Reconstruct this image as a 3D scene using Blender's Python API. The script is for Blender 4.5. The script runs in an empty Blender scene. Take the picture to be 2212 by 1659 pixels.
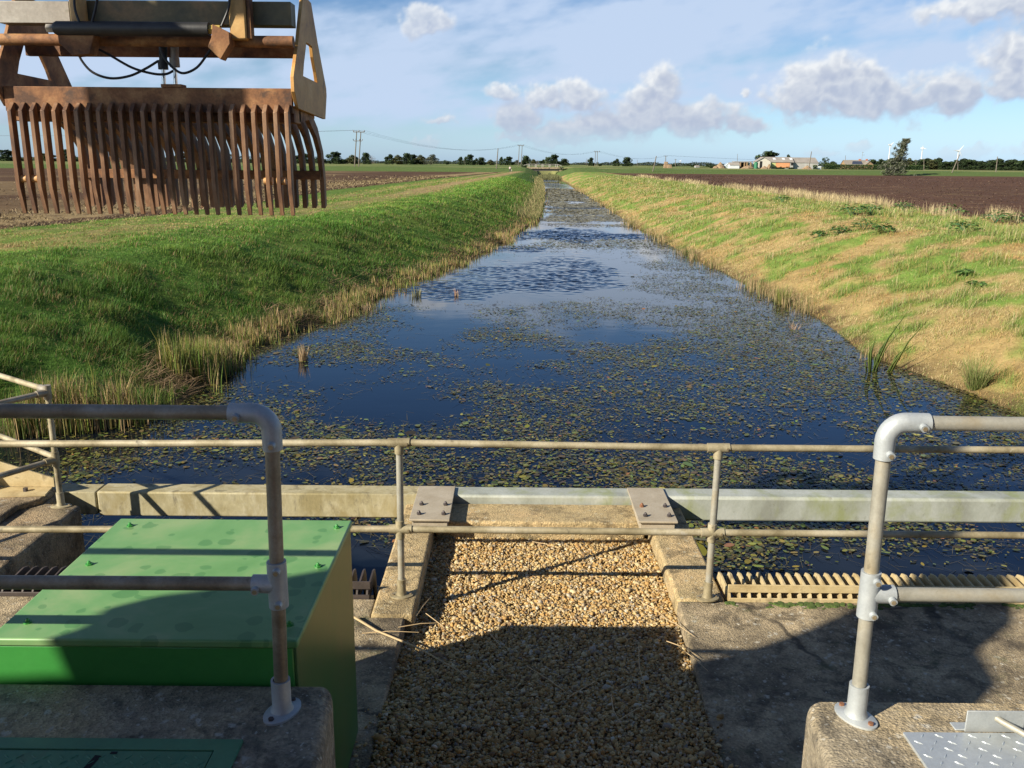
import bpy, bmesh, math, random
import numpy as np
from mathutils import Vector, Matrix
from mathutils.geometry import tessellate_polygon
R = math.radians
rng = np.random.default_rng(7)
random.seed(7)
scn = bpy.context.scene
COL = scn.collection

# ------------------------------------------------------------------ camera model (water level is z = 0)
F, CX, CY = 1912.0, 1106.0, 829.5
PITCH, ROLL, CAM = R(13.98), math.atan(.0085), np.array([0, 0, 4.4])
_f = np.array([0, math.cos(PITCH), -math.sin(PITCH)])
_u0 = np.cross([1., 0, 0], _f)
_r = math.cos(ROLL) * np.array([1., 0, 0]) + math.sin(ROLL) * _u0
_u = math.cos(ROLL) * _u0 - math.sin(ROLL) * np.array([1., 0, 0])
def ray(px, py): return _f + (px - CX) / F * _r - (py - CY) / F * _u
def at(px, py, **k):
    """point seen at a photo pixel on the plane x=, y= or z="""
    d = ray(px, py); (a, v), = k.items(); i = 'xyz'.index(a)
    return CAM + (v - CAM[i]) / d[i] * d
def azel(px, py):
    d = ray(px, py); d = d / np.linalg.norm(d)
    return math.degrees(math.atan2(d[0], d[1])), math.degrees(math.asin(d[2]))

# ------------------------------------------------------------------ noise
def _hash(ix, iy, s):
    h = (ix.astype(np.int64) * 374761393 + iy.astype(np.int64) * 668265263 + s * 982451653) & 0xffffffff
    h = ((h ^ (h >> 13)) * 1274126177) & 0xffffffff
    return ((h ^ (h >> 16)) & 0xffff) / 65535.0
def vnoise(x, y, s=0):
    x = np.asarray(x, float); y = np.asarray(y, float)
    ix, iy = np.floor(x), np.floor(y); fx, fy = x - ix, y - iy
    fx = fx * fx * (3 - 2 * fx); fy = fy * fy * (3 - 2 * fy)
    a, b, c, d = _hash(ix, iy, s), _hash(ix + 1, iy, s), _hash(ix, iy + 1, s), _hash(ix + 1, iy + 1, s)
    return (a * (1 - fx) + b * fx) * (1 - fy) + (c * (1 - fx) + d * fx) * fy
def fbm(x, y, sc, s=0, o=4):
    v, a, t = 0, 1, 0
    for i in range(o):
        v = v + a * vnoise(np.asarray(x) / sc * 2 ** i + 17.3 * i, np.asarray(y) / sc * 2 ** i + 9.1 * i, s + i); t += a; a *= .5
    return v / t
def sstep(a, b, x):
    t = np.clip((np.asarray(x, float) - a) / (b - a), 0, 1); return t * t * (3 - 2 * t)

# ------------------------------------------------------------------ mesh helpers
class MB:
    def __init__(s): s.v = []; s.f = []
    def add(s, vs, fs):
        n = len(s.v); s.v += [tuple(map(float, p)) for p in vs]; s.f += [tuple(i + n for i in f) for f in fs]; return s
    def box(s, x0, x1, y0, y1, z0, z1, m=None):
        vs = [(x, y, z) for z in (z0, z1) for y in (y0, y1) for x in (x0, x1)]
        if m is not None: vs = [tuple(m @ Vector(p)) for p in vs]
        return s.add(vs, [(0, 2, 3, 1), (4, 5, 7, 6), (0, 1, 5, 4), (2, 6, 7, 3), (0, 4, 6, 2), (1, 3, 7, 5)])
    def tube(s, path, r, n=14, cap=True):
        P_ = [Vector(tuple(map(float, p))) for p in path]; m = len(P_)
        rs = r if hasattr(r, '__len__') else [r] * m
        vs, up = [], None
        for i, p in enumerate(P_):
            t = (P_[min(i + 1, m - 1)] - P_[max(i - 1, 0)]).normalized()
            if up is None:
                up = t.cross(Vector((0, 0, 1)))
                if up.length < .01: up = Vector((1, 0, 0))
            up = (up - t * up.dot(t)).normalized(); w = t.cross(up)
            for k in range(n):
                a = 2 * math.pi * k / n
                vs.append(p + (up * math.cos(a) + w * math.sin(a)) * rs[i])
        fs = [(i * n + k, i * n + (k + 1) % n, (i + 1) * n + (k + 1) % n, (i + 1) * n + k) for i in range(m - 1) for k in range(n)]
        if cap: fs += [tuple(range(n))[::-1], tuple((m - 1) * n + k for k in range(n))]
        return s.add(vs, fs)
    def prism(s, poly, axis, a, b, holes=()):
        """polygon in the plane normal to axis (other two coords in order), extruded from a to b"""
        loops = [list(poly)] + [list(h) for h in holes]
        def mk(p, t):
            p = list(p); p.insert('xyz'.index(axis), t); return p
        flat = [p for l in loops for p in l]; N = len(flat)
        tris = tessellate_polygon([[Vector((p[0], p[1], 0)) for p in l] for l in loops])
        vs = [mk(p, a) for p in flat] + [mk(p, b) for p in flat]
        fs = [tuple(t) for t in tris] + [tuple(i + N for i in t[::-1]) for t in tris]
        o = 0
        for l in loops:
            L = len(l)
            fs += [(o + i, o + (i + 1) % L, N + o + (i + 1) % L, N + o + i) for i in range(L)]; o += L
        return s.add(vs, fs)
    def ball(s, c, r, n=8, m=5):
        rx, ry, rz = r if hasattr(r, '__len__') else (r, r, r)
        vs = []
        for j in range(m + 1):
            t = math.pi * j / m
            for k in range(n):
                a = 2 * math.pi * k / n
                vs.append((c[0] + rx * math.sin(t) * math.cos(a), c[1] + ry * math.sin(t) * math.sin(a), c[2] + rz * math.cos(t)))
        return s.add(vs, [(j * n + k, (j + 1) * n + k, (j + 1) * n + (k + 1) % n, j * n + (k + 1) % n) for j in range(m) for k in range(n)])

def link(name, me, mat, parent=None, off=(0, 0, 0)):
    o = bpy.data.objects.new(name, me); COL.objects.link(o)
    if mat: me.materials.append(mat)
    if parent is not None: o.parent = parent
    else: o.location = off
    return o
def root_of(o):
    while o.parent: o = o.parent
    return o
def obj(name, mb, mat, parent=None, bevel=0, smooth=True, seg=2, off=None):
    """ONE mesh object; coordinates are world, stored relative to the thing's base"""
    if off is None: off = root_of(parent).location if parent else Vector((0, 0, 0))
    me = bpy.data.meshes.new(name)
    me.from_pydata([(p[0] - off[0], p[1] - off[1], p[2] - off[2]) for p in mb.v], [], mb.f)
    bm = bmesh.new(); bm.from_mesh(me); bmesh.ops.remove_doubles(bm, verts=bm.verts, dist=1e-5); bmesh.ops.recalc_face_normals(bm, faces=bm.faces)
    bm.to_mesh(me); bm.free()
    if smooth:
        me.polygons.foreach_set('use_smooth', [True] * len(me.polygons)); me.set_sharp_from_angle(angle=R(38))
    o = link(name, me, mat, parent, off)
    if bevel:
        b = o.modifiers.new('bevel', 'BEVEL'); b.width = bevel; b.segments = seg; b.limit_method = 'ANGLE'; b.angle_limit = R(35)
        b.harden_normals = False
    return o
def tag(o, label, cat, group=None, kind=None):
    o['label'] = label; o['category'] = cat
    if group: o['group'] = group
    if kind: o['kind'] = kind
    return o
def thing(name, loc, label, cat, group=None):
    o = bpy.data.objects.new(name, None); COL.objects.link(o); o.location = tuple(map(float, loc)); o.empty_display_size = .2
    return tag(o, label, cat, group)
def copy_tree(o, parent=None):
    c = o.copy(); COL.objects.link(c)
    if parent: c.parent = parent
    for ch in list(o.children): copy_tree(ch, c)
    return c
def npmesh(name, verts, faces_list, mat, colors=None, smooth=False):
    """faces_list: list of (K,n) index arrays"""
    me = bpy.data.meshes.new(name)
    verts = np.ascontiguousarray(verts, np.float32)
    me.vertices.add(len(verts)); me.vertices.foreach_set('co', verts.ravel())
    li = np.concatenate([f.ravel() for f in faces_list]).astype(np.int32)
    tot = np.concatenate([np.full(len(f), f.shape[1]) for f in faces_list]).astype(np.int32)
    st = np.concatenate([[0], np.cumsum(tot)[:-1]]).astype(np.int32)
    me.loops.add(len(li)); me.loops.foreach_set('vertex_index', li)
    me.polygons.add(len(tot)); me.polygons.foreach_set('loop_start', st)
    if smooth: me.polygons.foreach_set('use_smooth', np.ones(len(tot), bool))
    me.update(calc_edges=True); me.validate()
    if colors is not None:
        a = me.color_attributes.new('Col', 'FLOAT_COLOR', 'POINT')
        c = np.ones((len(verts), 4), np.float32); c[:, :3] = np.clip(colors, 0, 1); a.data.foreach_set('color', c.ravel())
    return link(name, me, mat)

# ------------------------------------------------------------------ materials
def new_mat(name):
    m = bpy.data.materials.new(name); m.use_nodes = True; nt = m.node_tree
    b = nt.nodes['Principled BSDF']; return m, nt, b
def nd(nt, t, **k):
    n = nt.nodes.new(t)
    for a, v in k.items(): setattr(n, a, v)
    return n
def noise(nt, vec, scale, detail=4, rough=.55, dist=0):
    n = nd(nt, 'ShaderNodeTexNoise'); n.inputs['Scale'].default_value = scale; n.inputs['Detail'].default_value = detail
    n.inputs['Roughness'].default_value = rough; n.inputs['Distortion'].default_value = dist
    if vec is not None: nt.links.new(vec, n.inputs['Vector'])
    return n.outputs['Fac']
def ramp(nt, fac, stops):
    r = nd(nt, 'ShaderNodeValToRGB'); e = r.color_ramp.elements
    while len(e) < len(stops): e.new(.5)
    for x, (p, c) in zip(e, stops):
        x.position = p; x.color = (*c, 1) if hasattr(c, '__len__') else (c, c, c, 1)
    nt.links.new(fac, r.inputs['Fac']); return r.outputs['Color']
def mixc(nt, fac, a, b, mode='MIX'):
    m = nd(nt, 'ShaderNodeMix', data_type='RGBA', blend_type=mode)
    for s, v in ((m.inputs[0], fac), (m.inputs[6], a), (m.inputs[7], b)):
        if isinstance(v, (int, float)): s.default_value = v
        elif isinstance(v, tuple): s.default_value = (*v, 1)
        else: nt.links.new(v, s)
    return m.outputs[2]
def mth(nt, op, a, b=0., c=0., clamp=False):
    m = nd(nt, 'ShaderNodeMath', operation=op); m.use_clamp = clamp
    for s, v in zip(m.inputs, (a, b, c)):
        if isinstance(v, (int, float)): s.default_value = v
        else: nt.links.new(v, s)
    return m.outputs[0]
def vmul(nt, v, s):
    m = nd(nt, 'ShaderNodeVectorMath', operation='MULTIPLY'); nt.links.new(v, m.inputs[0]); m.inputs[1].default_value = s; return m.outputs[0]
def bump(nt, b, h, strength=.3, dist=.01):
    n = nd(nt, 'ShaderNodeBump'); n.inputs['Strength'].default_value = strength; n.inputs['Distance'].default_value = dist
    nt.links.new(h, n.inputs['Height']); nt.links.new(n.outputs[0], b.inputs['Normal'])
def objco(nt): return nd(nt, 'ShaderNodeTexCoord').outputs['Object']
def geoco(nt): return nd(nt, 'ShaderNodeNewGeometry').outputs['Position']

def mottled(name, stops, scale=6, rough=.6, metal=0, spots=None, bumps=(40, .2, .004), fine=None, stretch=None, coat=0):
    """weathered surface: low-frequency colour wander, fine speckle, stains, bump"""
    m, nt, b = new_mat(name); co = geoco(nt)
    if stretch: co = vmul(nt, co, stretch)
    c = ramp(nt, noise(nt, co, scale, 6, .62, .3), stops)
    if fine:
        fs, amt = fine
        f = ramp(nt, noise(nt, co, fs, 3, .7), [(.3, 1 - amt), (.7, 1 + amt * .6)])
        c = mixc(nt, 1., c, f, 'MULTIPLY')
    for (sc, lo, hi, colr, amt) in (spots or []):
        s = ramp(nt, noise(nt, co, sc, 5, .6, .4), [(lo, 0.), (hi, 1.)])
        c = mixc(nt, mth(nt, 'MULTIPLY', s, amt), c, colr)
    nt.links.new(c, b.inputs['Base Color'])
    b.inputs['Roughness'].default_value = rough; b.inputs['Metallic'].default_value = metal
    if coat: b.inputs['Coat Weight'].default_value = coat; b.inputs['Coat Roughness'].default_value = .12
    if bumps: bump(nt, b, noise(nt, co, bumps[0], 5, .65), bumps[1], bumps[2])
    return m
def plain(name, c, rough=.6, metal=0):
    return mottled(name, [(.3, tuple(x * .85 for x in c)), (.7, tuple(min(1, x * 1.12) for x in c))], 3, rough, metal, bumps=None)
def vcol(name, rough=.8, transl=0, fine=None, spec=.3, hue=None):
    m, nt, b = new_mat(name)
    a = nd(nt, 'ShaderNodeAttribute', attribute_name='Col').outputs['Color']
    if fine:
        f = ramp(nt, noise(nt, geoco(nt), fine[0], 5, .7), [(.25, 1 - fine[1]), (.75, 1 + fine[1])])
        a = mixc(nt, 1., a, f, 'MULTIPLY')
    nt.links.new(a, b.inputs['Base Color']); b.inputs['Roughness'].default_value = rough
    b.inputs['Specular IOR Level'].default_value = spec
    if transl:
        t = nd(nt, 'ShaderNodeBsdfTranslucent'); nt.links.new(a, t.inputs['Color'])
        mx = nd(nt, 'ShaderNodeMixShader'); mx.inputs[0].default_value = transl
        nt.links.new(b.outputs[0], mx.inputs[1]); nt.links.new(t.outputs[0], mx.inputs[2])
        nt.links.new(mx.outputs[0], nt.nodes['Material Output'].inputs['Surface'])
    return m

def nd_sep(nt, colr):
    s = nd(nt, 'ShaderNodeSeparateColor'); nt.links.new(colr, s.inputs[0]); return s.outputs[0]
def concrete_mat(name, base, dark, pale, green=0., warm=None, crack=False):
    m, nt, b = new_mat(name); co = geoco(nt)
    c = ramp(nt, noise(nt, co, 2.3, 7, .62, .4), [(.34, dark), (.48, base), (.64, warm or base)])
    ag = nd(nt, 'ShaderNodeTexVoronoi'); ag.inputs['Scale'].default_value = 90; nt.links.new(co, ag.inputs['Vector'])
    agc = ramp(nt, ag.outputs['Color'], [(.1, .62), (.5, 1.), (.92, 1.35)])
    c = mixc(nt, .8, c, mixc(nt, 1., c, agc, 'MULTIPLY'))
    st = ramp(nt, noise(nt, co, 5.5, 8, .72, .5), [(.49, 0.), (.62, 1.)])           # dark algae blotches
    c = mixc(nt, mth(nt, 'MULTIPLY', st, .72), c, tuple(x * .3 for x in dark))
    li = nd(nt, 'ShaderNodeTexVoronoi'); li.inputs['Scale'].default_value = 15; li.inputs['Randomness'].default_value = 1
    lv = nd(nt, 'ShaderNodeVectorMath', operation='ADD'); nt.links.new(co, lv.inputs[0])
    nn = nd(nt, 'ShaderNodeTexNoise'); nn.inputs['Scale'].default_value = 30; nt.links.new(co, nn.inputs['Vector'])
    nt.links.new(vmul(nt, nn.outputs['Color'], (.05, .05, .05)), lv.inputs[1]); nt.links.new(lv.outputs[0], li.inputs['Vector'])
    l1 = ramp(nt, li.outputs['Distance'], [(.14, 1.), (.28, 0.)])
    l2 = ramp(nt, noise(nt, co, 2.6, 5), [(.44, 0.), (.56, 1.)])
    c = mixc(nt, mth(nt, 'MULTIPLY', mth(nt, 'MULTIPLY', l1, l2), .75), c, pale)     # lichen rosettes
    fk = nd(nt, 'ShaderNodeTexVoronoi'); fk.inputs['Scale'].default_value = 46; nt.links.new(lv.outputs[0], fk.inputs['Vector'])
    fm = mth(nt, 'MULTIPLY', mth(nt, 'LESS_THAN', fk.outputs['Distance'], .26), mth(nt, 'GREATER_THAN', nd_sep(nt, fk.outputs['Color']), .80))
    c = mixc(nt, mth(nt, 'MULTIPLY', fm, .6), c, pale)                               # pale flecks
    if crack:
        ck = nd(nt, 'ShaderNodeTexVoronoi', feature='DISTANCE_TO_EDGE'); ck.inputs['Scale'].default_value = .62
        cw = nd(nt, 'ShaderNodeVectorMath', operation='ADD'); nt.links.new(co, cw.inputs[0]); c3 = nd(nt, 'ShaderNodeTexNoise'); c3.inputs['Scale'].default_value = 3.5; c3.inputs['Detail'].default_value = 5; nt.links.new(co, c3.inputs['Vector'])
        nt.links.new(vmul(nt, c3.outputs['Color'], (.35, .35, 0)), cw.inputs[1]); nt.links.new(vmul(nt, cw.outputs[0], (1, 1, 0)), ck.inputs['Vector'])
        cm = ramp(nt, ck.outputs['Distance'], [(.004, 1.), (.011, 0.)])
        c = mixc(nt, mth(nt, 'MULTIPLY', mth(nt, 'MULTIPLY', cm, ramp(nt, noise(nt, co, 1.1, 2), [(.42, 0.), (.55, 1.)])), .8), c, (.03, .025, .018))
    if green:
        g = ramp(nt, noise(nt, co, 3.7, 6, .7), [(.58, 0.), (.7, 1.)])
        c = mixc(nt, mth(nt, 'MULTIPLY', g, green), c, (.05, .075, .015))
    nt.links.new(c, b.inputs['Base Color']); b.inputs['Roughness'].default_value = .9
    h = mth(nt, 'ADD', noise(nt, co, 60, 6, .75), mth(nt, 'MULTIPLY', ag.outputs['Distance'], .6))
    bump(nt, b, h, .75, .012)
    return m

M = {}
M['deck'] = concrete_mat('deck concrete', (.31, .245, .15), (.14, .11, .07), (.54, .50, .40), .55, (.46, .36, .22), True)
M['kerb'] = concrete_mat('kerb concrete', (.47, .355, .18), (.30, .225, .115), (.54, .48, .33), .2, (.56, .40, .20))
M['plinth'] = concrete_mat('plinth concrete', (.36, .30, .205), (.17, .145, .105), (.56, .53, .45), .2, (.46, .36, .21))
M['pier'] = concrete_mat('pier concrete', (.32, .24, .14), (.15, .11, .065), (.4, .37, .3), .3, (.38, .27, .15))
M['beam_stone'] = mottled('stained concrete beam', [(.36, (.30, .25, .12)), (.5, (.42, .37, .22)), (.64, (.50, .46, .33))], 3, .8, 0,
                          spots=[(3, .50, .62, (.24, .18, .05), .7), (9, .57, .66, (.12, .10, .06), .6)], fine=(60, .15), stretch=(1, 1, .5))
M['beam_galv'] = mottled('algae-streaked galvanised beam', [(.34, (.30, .31, .26)), (.5, (.40, .42, .36)), (.66, (.48, .50, .45))], 3, .55, .15,
                         spots=[(2.6, .50, .64, (.28, .31, .11), .75), (14, .62, .70, (.2, .2, .14), .5)], fine=(50, .10), stretch=(1, 1, .6))
M['plate'] = mottled('dusty steel plate', [(.3, (.36, .30, .21)), (.7, (.48, .42, .32))], 5, .65, .1, spots=[(7, .6, .72, (.55, .48, .36), .5)], fine=(70, .12))
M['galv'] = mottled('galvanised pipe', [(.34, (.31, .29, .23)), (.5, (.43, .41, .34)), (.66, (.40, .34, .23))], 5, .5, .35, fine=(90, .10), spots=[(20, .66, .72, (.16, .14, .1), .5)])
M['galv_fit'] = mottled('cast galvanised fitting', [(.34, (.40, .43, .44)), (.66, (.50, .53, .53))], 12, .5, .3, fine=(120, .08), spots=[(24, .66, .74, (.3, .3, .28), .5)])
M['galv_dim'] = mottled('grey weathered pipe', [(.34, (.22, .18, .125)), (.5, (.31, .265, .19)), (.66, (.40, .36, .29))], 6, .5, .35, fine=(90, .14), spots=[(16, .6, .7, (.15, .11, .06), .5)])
M['rail_tan'] = mottled('lichen-stained pipe', [(.34, (.22, .18, .10)), (.5, (.37, .315, .195)), (.64, (.49, .43, .30))], 4, .6, .2, fine=(70, .15),
                        spots=[(7, .62, .68, (.10, .085, .06), .75), (13, .64, .70, (.55, .52, .44), .5)])
M['rust_bolt'] = plain('rusty bolt', (.28, .13, .07), .7, .3)
M['dark_bolt'] = plain('dark bolt', (.10, .085, .085), .5, .5)
M['steel_bolt'] = plain('steel screw', (.42, .33, .2), .45, .6)
M['hole'] = plain('dark recess', (.012, .012, .012), .9)
def green_lid():
    m, nt, b = new_mat('dusty green paint with drip marks'); co = geoco(nt)
    c = ramp(nt, noise(nt, co, 2.2, 5, .6, .4), [(.34, (.12, .29, .095)), (.5, (.165, .34, .125)), (.66, (.27, .385, .17))])
    vo = nd(nt, 'ShaderNodeTexVoronoi'); vo.inputs['Scale'].default_value = 11.5
    wv = nd(nt, 'ShaderNodeVectorMath', operation='ADD'); nt.links.new(co, wv.inputs[0])
    n2 = nd(nt, 'ShaderNodeTexNoise'); n2.inputs['Scale'].default_value = 14; nt.links.new(co, n2.inputs['Vector'])
    nt.links.new(vmul(nt, n2.outputs['Color'], (.05, .05, .05)), wv.inputs[1]); nt.links.new(vmul(nt, wv.outputs[0], (1, 1, .01)), vo.inputs['Vector'])
    sz = mth(nt, 'MULTIPLY', mth(nt, 'POWER', nd_sep(nt, vo.outputs['Color']), 2.), .62)
    s = mth(nt, 'LESS_THAN', vo.outputs['Distance'], mth(nt, 'SUBTRACT', sz, .05))
    c = mixc(nt, mth(nt, 'MULTIPLY', s, .42), c, (.03, .16, .045))
    nt.links.new(c, b.inputs['Base Color']); b.inputs['Roughness'].default_value = .42
    bump(nt, b, noise(nt, co, 9, 3), .15, .004); return m
M['green_lid'] = green_lid()
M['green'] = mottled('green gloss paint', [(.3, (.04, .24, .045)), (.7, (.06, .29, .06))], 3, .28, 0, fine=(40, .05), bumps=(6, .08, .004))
M['green_side'] = mottled('mottled green gloss paint', [(.34, (.035, .13, .03)), (.55, (.06, .13, .035)), (.68, (.13, .13, .055))], 2.2, .36, 0, fine=(40, .08), bumps=(5, .1, .004), stretch=(1, 1.6, .7))  # dark green wandering to olive-tan in blotches
M['green_plate'] = mottled('green painted chequer plate', [(.3, (.06, .19, .10)), (.7, (.085, .25, .13))], 3, .45, 0, spots=[(5, .6, .7, (.10, .09, .05), .5)], fine=(40, .1))
M['chequer'] = mottled('galvanised chequer plate', [(.3, (.46, .50, .52)), (.7, (.58, .62, .63))], 6, .35, .45, spots=[(9, .64, .7, (.25, .25, .25), .5)], fine=(60, .08))
M['rust'] = mottled('rusted brown steel', [(.34, (.10, .047, .024)), (.5, (.26, .115, .045)), (.64, (.42, .22, .09))], 5, .75, .1, fine=(60, .2), spots=[(9, .58, .68, (.05, .035, .028), .7)], bumps=(50, .35, .004))
M['rust_tine'] = mottled('rust-brown tine steel', [(.36, (.11, .055, .032)), (.5, (.23, .115, .055)), (.64, (.33, .20, .115))], 7, .65, .15, fine=(50, .15), bumps=(60, .25, .003), stretch=(1, 1, .3))
M['ochre'] = mottled('worn ochre paint', [(.34, (.40, .215, .07)), (.52, (.56, .33, .11)), (.66, (.60, .39, .15))], 4, .6, 0, fine=(40, .12), spots=[(7, .62, .7, (.16, .07, .03), .7)])
M['olive'] = mottled('stained olive and ochre paint', [(.35, (.085, .085, .045)), (.5, (.16, .13, .06)), (.62, (.30, .19, .08)), (.75, (.09, .10, .06))], 2.4, .55, 0, fine=(30, .15))
M['greysteel'] = mottled('dull painted steel', [(.3, (.26, .23, .19)), (.7, (.36, .33, .28))], 5, .55, .2, fine=(40, .15), spots=[(6, .6, .7, (.13, .11, .06), .6)])
M['blackpaint'] = mottled('worn black cylinder paint', [(.3, (.018, .018, .018)), (.6, (.035, .034, .033)), (.75, (.11, .10, .09))], 6, .5, .1, fine=(40, .2))
M['chrome'] = plain('chromed ram', (.72, .74, .76), .15, .95)
M['rubber'] = plain('black rubber hose', (.016, .016, .017), .5)
M['brass'] = plain('yellow plated nut', (.55, .38, .10), .4, .5)
M['peg'] = plain('worn orange peg', (.65, .36, .14), .5)
M['stem'] = plain('dry reed stalk', (.50, .36, .19), .7)
M['bark'] = mottled('bark', [(.3, (.05, .042, .033)), (.7, (.10, .085, .065))], 3, .9)
M['wood_pole'] = plain('weathered pole timber', (.17, .145, .11), .85)
M['white'] = plain('white paint', (.66, .67, .68), .5)
M['plate_ochre'] = mottled('faded orange-ochre paint', [(.34, (.44, .215, .06)), (.52, (.62, .325, .09)), (.66, (.68, .40, .14))], 4, .6, 0, fine=(40, .12), spots=[(7, .60, .68, (.25, .11, .05), .7)])
M['roof_grey'] = mottled('grey sheet roof', [(.3, (.24, .21, .18)), (.7, (.34, .31, .27))], .4, .85)
M['wall_grey'] = mottled('grey rendered wall', [(.3, (.36, .34, .31)), (.7, (.48, .46, .42))], .4, .9)
M['wall_cream'] = plain('cream wall', (.62, .58, .48), .9)
M['wall_yellow'] = plain('yellow-green sheeting', (.55, .56, .22), .8)
M['wall_orange'] = plain('orange sheeting', (.75, .33, .15), .8)
M['tile'] = plain('brown roof tile', (.25, .215, .175), .85)
M['brick'] = plain('orange brick', (.33, .22, .12), .9)
M['redbrick'] = plain('red brick', (.42, .16, .09), .9)
M['solar'] = plain('solar panel', (.05, .06, .09), .2)
M['glazing'] = plain('pale glazing', (.55, .60, .58), .2)
M['soilheap'] = mottled('rubble and soil', [(.3, (.22, .14, .08)), (.7, (.36, .26, .16))], 1.5, .95)
M['tankgreen'] = plain('green tank', (.04, .20, .10), .5)
M['skin'] = plain('skin', (.55, .36, .27), .6)
M['shirt'] = plain('pale pink top', (.80, .62, .60), .8)
M['trouser'] = plain('dark trousers', (.04, .04, .05), .8)
M['hair'] = plain('grey hair', (.5, .47, .42), .8)
M['dogfur'] = plain('pale dog fur', (.66, .58, .42), .8)
M['leaf'] = vcol('foliage', .6, .18)
M['grass'] = vcol('grass blades', .6, .28)
M['reed'] = vcol('reed stems', .65, .2)
M['pad'] = vcol('floating leaves', .35, .1, spec=.4)
M['stone'] = vcol('flint gravel', .8, 0, (300, .12))
M['ground'] = vcol('ground', .95, 0, (1.6, .35), .1)
M['hedge'] = M['leaf']

# ------------------------------------------------------------------ sun, sky, camera
EXPO = .7
SA, SB = 1.47, 1.01                    # metres a shadow runs right / forward per metre of height
sunv = Vector((-SA, -SB, 1)).normalized()
el = math.asin(sunv.z); az = math.atan2(sunv.x, sunv.y)
sl = bpy.data.lights.new('sun', 'SUN'); sl.energy = 5.0; sl.angle = R(.53); sl.color = (1, .92, .77)
so = bpy.data.objects.new('sun', sl); COL.objects.link(so); so.rotation_euler = (-sunv).to_track_quat('-Z', 'Y').to_euler(); so.location = (-20, -15, 30)

def build_world():
    w = bpy.data.worlds.new('World'); scn.world = w; w.use_nodes = True; nt = w.node_tree
    bg = nt.nodes['Background']; bg.inputs['Strength'].default_value = .055
    sky = nd(nt, 'ShaderNodeTexSky', sky_type='NISHITA'); sky.sun_disc = False
    sky.sun_elevation = el; sky.sun_rotation = az; sky.altitude = 0; sky.air_density = 1.0; sky.dust_density = .6; sky.ozone_density = 2.2
    d = nd(nt, 'ShaderNodeTexCoord').outputs['Generated']
    s = nd(nt, 'ShaderNodeSeparateXYZ'); nt.links.new(d, s.inputs[0])
    E_ = mth(nt, 'MULTIPLY', mth(nt, 'ARCSINE', s.outputs[2]), 57.2958)
    tint = ramp(nt, mth(nt, 'DIVIDE', E_, 40.), [(0., (1.16, 1.62, 2.7)), (.05, (1.06, 1.38, 1.95)), (.15, (.96, 1.12, 1.35)), (.32, (.66, .92, 1.30)), (.55, (.50, .74, 1.18)), (.8, (.72, .80, .92))])
    nt.links.new(mixc(nt, 1., sky.outputs[0], tint, 'MULTIPLY'), bg.inputs['Color'])
def lin(*c): return np.array([(v / 255 / 12.92 if v / 255 < .04045 else ((v / 255 + .055) / 1.055) ** 2.4) for v in c])
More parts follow.
